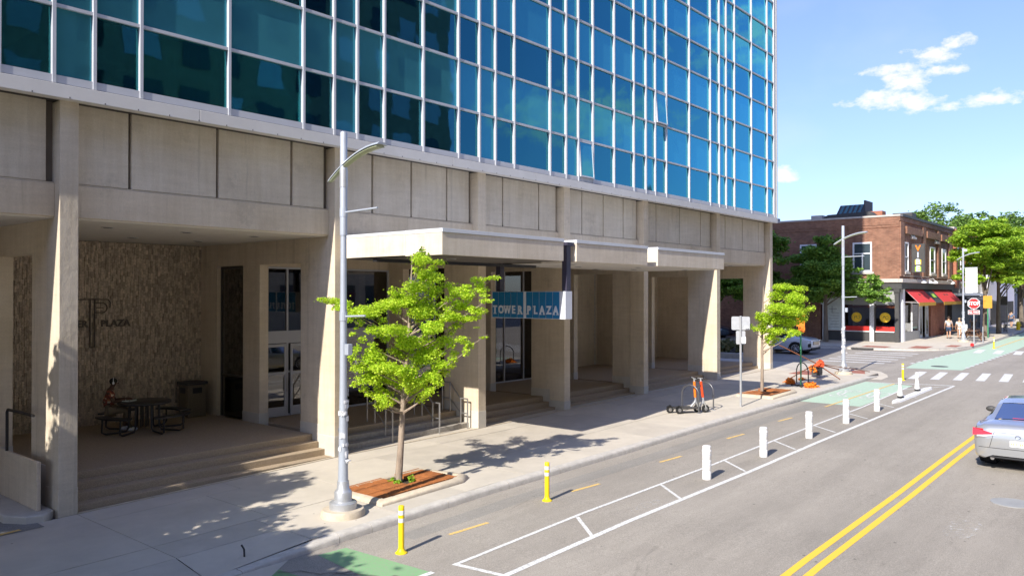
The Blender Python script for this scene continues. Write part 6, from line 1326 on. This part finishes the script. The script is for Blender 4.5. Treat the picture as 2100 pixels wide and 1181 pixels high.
x, y = 83.5, 11.9; z = g(x); k3 = thing('dark_sign_pole', (x, y, z), 'thin dark pole with a small dark sign far down the pavement', 'sign'); MB().tube([(x, y, z), (x, y, z + 4.6)], .05, 8).build('post', M['grey'], k3); plate('dark_plate', (x - .06, y + .3, z + 2.9), .7, .8, pi, M['charc'], k3, .03)
yb_ = thing('yellow_hydrant', (90, 11.9, g(90)), 'small yellow box at the kerb at the right edge', 'hydrant'); MB().lathe([(.25, 0), (.25, .05), (.17, .06), (.17, .6), (.2, .62), (.12, .8), (0, .82)], (90, 11.9, g(90)), 12).build('barrel', M['yplas'], yb_, smooth=True); MB().tube([(90, 11.65, g(90) + .45), (90, 12.15, g(90) + .45)], .07, 8).build('outlet', M['yplas'], yb_)
pb = thing('white_sandwich_board', (74.8, 13.8, g(74.8)), 'white board standing by the shop behind the stop sign', 'board'); B('board_panel', M['white'], pb, 74.78, 74.82, 13.5, 14.1, g(74.8) + .05, g(74.8) + 1.0); B('board_leg', M['grey'], pb, 74.85, 75.1, 13.5, 13.54, g(74.8), g(74.8) + .9); 
hd2 = thing('small_red_marker', (62.3, 10.95, g(62)), 'small dark red stub standing on the far kerb corner', 'marker'); MB().lathe([(.12, 0), (.1, .18), (0, .22)], (62.3, 10.95, g(62)), 10).build('stub', M['stopred'], hd2, smooth=True)
bk = thing('parked_bicycle', (85.2, 12.3, g(85)), 'dark bicycle locked beside the far bike hoop', 'bicycle'); z = g(85)
for xx in (84.6, 85.7): MB().tube([(xx + .33 * cos(a), 12.3, z + .34 + .33 * sin(a)) for a in [2 * pi * k / 20 for k in range(21)]], .02, 6).build('wheel', M['tyre'], bk)
MB().tube([(84.6, 12.3, z + .34), (85.0, 12.3, z + .85), (85.5, 12.3, z + .85), (85.1, 12.3, z + .35), (84.6, 12.3, z + .34)], .02, 6).tube([(85.7, 12.3, z + .34), (85.5, 12.3, z + .95)], .02, 6).build('frame', M['black'], bk); MB().tube([(85.5, 12.05, z + 1.0), (85.5, 12.55, z + 1.0)], .018, 6).build('handlebar', M['black'], bk)
MB().obox((84.98, 12.3, z + .92), (.25, .12, .05)).build('saddle', M['black'], bk)
sc = bpy.data.materials.new('paint_scuff'); sc.use_nodes = True; t_ = sc.node_tree; pb_ = t_.nodes['Principled BSDF']; pb_.inputs['Base Color'].default_value = (.62, .60, .56, 1); pb_.inputs['Roughness'].default_value = .9
co_ = t_.nodes.new('ShaderNodeTexCoord'); nn_ = t_.nodes.new('ShaderNodeTexNoise'); nn_.inputs['Scale'].default_value = 9; nn_.inputs['Detail'].default_value = 10; nn_.inputs['Roughness'].default_value = .8; t_.links.new(co_.outputs['Object'], nn_.inputs['Vector']); mr_ = t_.nodes.new('ShaderNodeMapRange'); mr_.inputs[1].default_value = .52; mr_.inputs[2].default_value = .66; t_.links.new(nn_.outputs[0], mr_.inputs[0]); t_.links.new(mr_.outputs[0], pb_.inputs['Alpha'])
for cx_, cy_, a_, b_ in ((15.6, 2.9, .7, .3), (13.4, 7.9, .55, .16), (24.5, 2.0, .6, .2)):
    sheet('white_scuff', [(cx_ + a_ * cos(k * pi / 6), cy_ + b_ * sin(k * pi / 6)) for k in range(12)], sc, -KH + .011, 'patch of scuffed white paint on the asphalt')
stb = thing('cable_stub', (6.83, 11.33, g(6.8) - .06), 'small black cable stub sticking out of the kerb ramp', 'stub'); z = g(6.8) - .05
MB().tube([(6.83, 11.3, z - .02), (6.83, 11.31, z + .10), (6.80, 11.34, z + .17)], .015, 6).build('cable', M['black'], stb)

# ------------------------------------------------------------ cars
def car(name, loc, yaw, label, ST_, paintm, wheels, wr, glass_rng, rear_w, wind_w, group=None, r=.33, trim=None, steps=4):
    t = thing(name, loc, label, 'car', group); L0 = Vector(loc); R_ = Matrix.Rotation(yaw, 3, 'Z'); T = lambda p: L0 + R_ @ Vector(p)
    A = np.array(ST_)
    def S(x): return [float(np.interp(x, A[:, 0], A[:, k])) for k in range(1, 6)]
    xs = sorted(set([a for a in A[:, 0]] + [float(v) for v in np.linspace(A[0, 0], A[-1, 0], 46)]))
    def sec(x):
        w_, zb, zbelt, wr_, zr = S(x); hh = zbelt - zb
        half = [(w_ * .80, zb), (w_ * .95, zb + .04), (w_ * .985, zb + hh * .25), (w_ * .995, zb + hh * .48), (w_ * 1.0, zb + hh * .68), (w_ * .975, zb + hh * .92), (w_ * .945, zbelt), (w_ * .945 + (wr_ - w_ * .945) * .5, zbelt + (zr - .06 - zbelt) * .52), (wr_, zr - .06 if zr - zbelt > .15 else zbelt + (zr - zbelt) * .7), (wr_ * .82, zr - .018), (wr_ * .4, zr), (0, zr + .004)]
        return half
    NP = 12; V = []; idx = {}
    rows_ = [sec(x) for x in xs]; vs = []
    for x, h in zip(xs, rows_): vs += [(x, y, z) for y, z in h] + [(x, -y, z) for y, z in h[-2::-1]]
    m = 2 * NP - 1; fs = []
    for i in range(len(xs) - 1):
        xm = (xs[i] + xs[i + 1]) / 2
        for k in range(m - 1):
            kk = k if k < NP - 1 else m - 2 - k
            side = 6 <= kk <= 7 and glass_rng[0] < xm < glass_rng[1] and not any(abs(xm - p) < .05 for p in glass_rng[2:])
            top = kk >= 8 + 1 and (rear_w[0] < xm < rear_w[1] or wind_w[0] < xm < wind_w[1])
            if side or top: continue
            fs.append((i * m + k, (i + 1) * m + k, (i + 1) * m + k + 1, i * m + k + 1))
    fs.append(tuple(range(m))); fs.append(tuple((len(xs) - 1) * m + k for k in range(m))[::-1])
    # wheel arches: drop faces inside the arch
    def cut(f):
        c = Vector((0, 0, 0))
        for i in f: c += Vector(vs[i])
        c /= len(f)
        return any(abs(c.y) > .6 and (c.x - wx) ** 2 + (c.z - r) ** 2 < (r + .05) ** 2 and c.z < 2 for wx in wheels)
    fs = [f for f in fs if len(f) > 8 or not cut(f)]
    mb = MB().add([T(v) for v in vs], fs); body = mb.build('body', paintm, t, smooth=True)
    # glass
    def patch(nm, k0, k1, xa, xb, both=True):
        n = 6; sg_ = (1, -1) if both else (1,)
        for s in sg_:
            q = []; 
            for i in range(n + 1):
                x = xa + (xb - xa) * i / n; h = sec(x)
                for k in range(k0, k1 + 1): q.append(T((x, s * (h[k][0] - .006), h[k][1] - .004)))
            w_ = k1 - k0 + 1; MB().add(q, [(i * w_ + k, (i + 1) * w_ + k, (i + 1) * w_ + k + 1, i * w_ + k + 1) for i in range(n) for k in range(w_ - 1)]).build(nm, M['carglassT'], t, smooth=True)
    ps_ = [glass_rng[0]] + list(glass_rng[2:]) + [glass_rng[1]]
    for a, b in zip(ps_[:-1], ps_[1:]): patch('side_window', 6, 8, a - .0, b + .0)
    for nm, (a, b) in (('rear_window', rear_w), ('windscreen', wind_w)):
        n = 6; q = []
        for i in range(n + 1):
            x = a + (b - a) * i / n; h = sec(x); row = [(yy, zz) for yy, zz in h[9:]] + [(-yy, zz) for yy, zz in h[-2:8:-1]]; q += [T((x, yy, zz - .004)) for yy, zz in row]; w_ = len(row)
        MB().add(q, [(i * w_ + k, (i + 1) * w_ + k, (i + 1) * w_ + k + 1, i * w_ + k + 1) for i in range(n) for k in range(w_ - 1)]).build(nm, M['carglassT'], t, smooth=True)
    # underbody, interior
    x0_, x1_ = A[0, 0] + .25, A[-1, 0] - .25
    ub = MB(); c = [T((x0_, -.78, .22)), T((x1_, -.78, .22)), T((x1_, .78, .22)), T((x0_, .78, .22)), T((x0_, -.62, .6)), T((x1_, -.62, .6)), T((x1_, .62, .6)), T((x0_, .62, .6))]; ub.add(c, [(0, 3, 2, 1), (4, 5, 6, 7), (0, 1, 5, 4), (1, 2, 6, 5), (2, 3, 7, 6), (3, 0, 4, 7)]); ub.build('underbody', M['blackplas'], t)
    si = MB(); zb_ = float(np.interp(0, A[:, 0], A[:, 3]))
    for sx, hh in ((-1.0, zb_ + .02), (.25, zb_ + .08)):
        for sy in (-.38, .38):
            for (a0, b0, c0, a1, b1, c1) in ((sx - .08, sy - .24, .5, sx + .10, sy + .24, hh), (sx - .05, sy - .12, hh + .02, sx + .05, sy + .12, hh + .2)):
                cc_ = [T((a, b, c)) for c in (c0, c1) for a, b in ((a0, b0), (a1, b0), (a1, b1), (a0, b1))]; si.add(cc_, [(0, 3, 2, 1), (4, 5, 6, 7), (0, 1, 5, 4), (1, 2, 6, 5), (2, 3, 7, 6), (3, 0, 4, 7)])
    si.build('seats', M['seatm'], t, bevel=.03)
    shelf = MB(); cc_ = [T((a, b, c)) for c in (zb_ - .06, zb_ - .03) for a, b in ((rear_w[0] + .0, -.62), (-1.0, -.62), (-1.0, .62), (rear_w[0] + .0, .62))]; shelf.add(cc_, [(0, 3, 2, 1), (4, 5, 6, 7), (0, 1, 5, 4), (1, 2, 6, 5), (2, 3, 7, 6), (3, 0, 4, 7)]).build('parcel_shelf', M['charc'], t)
    for wx in wheels:
        wy = float(np.interp(wx, A[:, 0], A[:, 1])) - .12
        for s in (-1, 1):
            w_ = MB().tube([T((wx, s * (wy - .12), r)), T((wx, s * (wy + .085), r)), T((wx, s * (wy + .10), r))], [r, r, r - .03], 28).build('wheel', M['tyre'], t, smooth=True)
            MB().tube([T((wx, s * (wy + .098), r)), T((wx, s * (wy + .104), r))], r * .72, 24).build('rim_back', M['rimd'], w_)
            sp = MB()
            for k in range(10):
                a = 2 * pi * k / 10; sp.tube([T((wx, s * (wy + .108), r)), T((wx + r * .7 * cos(a), s * (wy + .112), r + r * .7 * sin(a)))], [.02, .014], 5)
            sp.tube([T((wx + r * .71 * cos(a), s * (wy + .11), r + r * .71 * sin(a))) for a in [2 * pi * k / 24 for k in range(25)]], .012, 5); sp.build('rim', M['rim'], w_)
            MB().tube([T((wx, s * (wy - .25), r)), T((wx, s * (wy - .02), r))], r + .055, 24).build('wheel_well', M['blackplas'], t)
            if trim:
                ar = MB(); ar.tube([T((wx + (r + .06) * cos(a), s * (wy + .115), r + (r + .06) * sin(a))) for a in [pi * k / 14 - .15 for k in range(16)]], .035, 5); ar.build('arch_trim', trim, t)
    return t, T, S, sec
M['carglassT'] = glass('tinted_car_glass', (.22, .25, .26), (1, 1, 1), ior=1.45, minr=.0, gmul=.8)
SED = [(-2.44, .62, .34, .72, .56, .76), (-2.41, .80, .27, .84, .62, .90), (-2.36, .86, .25, .93, .68, 1.00), (-2.28, .89, .24, .97, .70, 1.035), (-2.1, .905, .24, .99, .71, 1.06), (-1.78, .915, .22, 1.0, .68, 1.09), (-1.60, .92, .2, .99, .665, 1.16), (-1.02, .92, .2, .975, .60, 1.40), (-.55, .92, .2, .96, .60, 1.46), (.1, .92, .2, .94, .61, 1.47), (.55, .92, .2, .93, .60, 1.43), (1.35, .915, .2, .92, .70, 1.03), (1.9, .90, .22, .86, .70, .93), (2.3, .86, .26, .76, .62, .82), (2.48, .70, .38, .62, .5, .68)]
sx_, sy_ = 23.35, 2.78
sed, T, S_, sec_ = car('silver_sedan', (sx_, sy_, rd(23.2)), .0, 'silver sedan driving away at the right edge of the road', SED, M['silver'], (-1.42, 1.40), .33, (-1.45, 1.05, -.35), (-1.74, -1.04), (.62, 1.32))
def cbox(T, nm, mt_, par, a0, a1, b0, b1, c0, c1, bev=0):
    cc_ = [T((a, b, c)) for c in (c0, c1) for a, b in ((a0, b0), (a1, b0), (a1, b1), (a0, b1))]; return MB().add(cc_, [(0, 3, 2, 1), (4, 5, 6, 7), (0, 1, 5, 4), (1, 2, 6, 5), (2, 3, 7, 6), (3, 0, 4, 7)]).build(nm, mt_, par, bevel=bev)
for s in (-1, 1):
    # wraparound tail lamps, following the body corner
    out_ = []; inn = []
    def rearx(y, z): # rear surface of the body at height z, lateral y
        for x in np.linspace(-2.44, -1.9, 110):
            h = sec_(x); zs_ = [p[1] for p in h]; ys_ = [p[0] for p in h]
            if z <= h[6][1] + .02:
                if np.interp(z, zs_[:7], ys_[:7]) >= abs(y): return x
            else:
                if zs_[-1] >= z: return x
        return -1.95
    for (nm, mt_, y0, y1, z0, z1, z0b, z1b) in (('tail_lamp', M['tail'], .50, .895, .815, .84, .765, .935), ('reverse_lamp', M['tailw'], .44, .86, .795, .812, .70, .765)):
        q = []; n = 8
        for k in range(n + 1):
            yy = y0 + (y1 - y0) * k / n; za = z0 + (z0b - z0) * k / n; zb_ = z1 + (z1b - z1) * k / n
            for zz in (za, (za + zb_) / 2, zb_): q.append(T((rearx(yy, zz) - .012, s * yy, zz)))
        # wrap along the side
        w3 = 3; MB().add(q, [(k * w3 + j, (k + 1) * w3 + j, (k + 1) * w3 + j + 1, k * w3 + j + 1) for k in range(n) for j in range(2)]).build(nm, mt_, sed, smooth=True)
        if nm == 'tail_lamp':
            q = []
            for k in range(5):
                xx = rearx(.895, .84) - .01 + k * .06; yy = float(np.interp(xx, [a[0] for a in SED], [a[1] for a in SED])) + .006
                for zz in (.75 + k * .02, .84, .925 - k * .004): q.append(T((xx, s * yy * .995, zz)))
            MB().add(q, [(k * 3 + j, (k + 1) * 3 + j, (k + 1) * 3 + j + 1, k * 3 + j + 1) for k in range(4) for j in range(2)]).build('tail_lamp_side', mt_, sed, smooth=True)
    mr = MB().ell(T((.72, s * 1.02, 1.0)), (.08, .12, .075), 10, 7).build('door_mirror', M['charc'], sed, smooth=True); MB().tube([T((.74, s * .90, .96)), T((.74, s * .98, .97))], .03, 6).build('mirror_arm', M['black'], mr)
q = []
def rrow(z, ys, off): return [T((rearx(y, z) - off, y, z)) for y in ys]
ys = np.linspace(-.30, .30, 7)
pl_ = MB().add([T((-2.452, y, z)) for z in (.57, .70) for y in (-.155, .155)] + [T((-2.44, y, z)) for z in (.57, .70) for y in (-.155, .155)], [(0, 2, 3, 1), (0, 1, 5, 4), (2, 6, 7, 3), (0, 4, 6, 2), (1, 3, 7, 5)]).build('number_plate', M['white'], sed)
pm_ = MB(); [pm_.obox(T((-2.456, -.12 + k * .035, .632)), (.004, .018, .055 - .012 * (k % 2))) for k in range(8) if k != 3]; pm_.build('plate_marks', M['gold'], sed)
for z, off, r_ in ((.505, .004, .006), (.86, .004, .005)): MB().tube(rrow(z, np.linspace(-.78 if z < .6 else -.47, .78 if z < .6 else .47, 20), off), r_, 4).build('panel_seam', M['charc'], sed)
for s in (-1, 1): MB().tube([T((rearx(.47, z) - .003, s * (.47 + (.86 - z) * .25 - .0), z)) for z in np.linspace(.86, .52, 8)], .005, 4).build('panel_seam', M['charc'], sed)
MB().tube([T((-2.452, .05 * cos(a), .79 + .035 * sin(a))) for a in [2 * pi * k / 18 for k in range(19)]], .006, 5).build('badge', M['chrome'], sed)
cbox(T, 'brake_light', M['tail'], sed, -1.70, -1.66, -.2, .2, 1.10, 1.125)
MB().tube(rrow(.30, np.linspace(-.55, .55, 12), .0), .02, 6).build('lower_valance', M['blackplas'], sed)
MB().tube([T((-2.36, .50, .27)), T((-2.50 + .06, .50, .27))], .04, 10).build('exhaust_tip', M['chrome'], sed)
SUV = [(-2.33, .78, .45, .98, .60, 1.02), (-2.25, .88, .32, 1.04, .64, 1.35), (-1.95, .92, .28, 1.07, .66, 1.60), (-.8, .93, .26, 1.05, .66, 1.67), (.15, .93, .26, 1.04, .66, 1.66), (.60, .93, .26, 1.03, .64, 1.58), (1.30, .93, .26, 1.02, .76, 1.14), (1.85, .92, .28, 1.0, .76, 1.07), (2.15, .89, .31, .95, .72, 1.00), (2.28, .84, .36, .88, .66, .93), (2.34, .74, .44, .80, .58, .84)]
sv, T, S2, sec2 = car('white_suv', (50.75, 19.95, rd(50)), -pi / 2, 'white suv waiting on the side street behind the last column', SUV, M['suvwhite'], (-1.36, 1.36), .36, (-1.7, .98, -.25), (-2.24, -1.98), (.64, 1.27), trim=M['blackplas'], r=.36)
g1 = cbox(T, 'grille', M['black'], sv, 2.30, 2.36, -.55, .55, .62, .84, .02)
for k in range(4): cbox(T, 'grille_bar', M['chrome'], sv, 2.36, 2.37, -.5, .5, .645 + k * .05, .66 + k * .05)
for s in (-1, 1):
    cbox(T, 'headlamp', M['head'], sv, 2.05, 2.33, s * .78 - .10, s * .78 + .08, .84, .91, .02); cbox(T, 'fog_lamp_bezel', M['black'], sv, 2.12, 2.32, s * .82 - .07, s * .82 + .05, .48, .72, .03)
    mr = MB().ell(T((.75, s * 1.03, 1.1)), (.12, .09, .08), 10, 7).build('door_mirror', M['suvwhite'], sv, smooth=True)
cbox(T, 'lower_bumper', M['blackplas'], sv, 1.95, 2.36, -.78, .78, .30, .46, .04)
text('plate_number', '', .08, M['gold'], sv, T((2.37, 0, .5)), (1, 0, 0), (0, 0, 1)) if False else None
bc, T, *_ = car('blue_parked_car', (61, 30.5, rd(60) + .14), -pi / 2 + .1, 'dark blue car parked in the yard beyond the last column', [tuple(a) for a in SED], M['carblue'], (-1.42, 1.40), .33, (-1.45, 1.05, -.35), (-1.74, -1.04), (.62, 1.32))
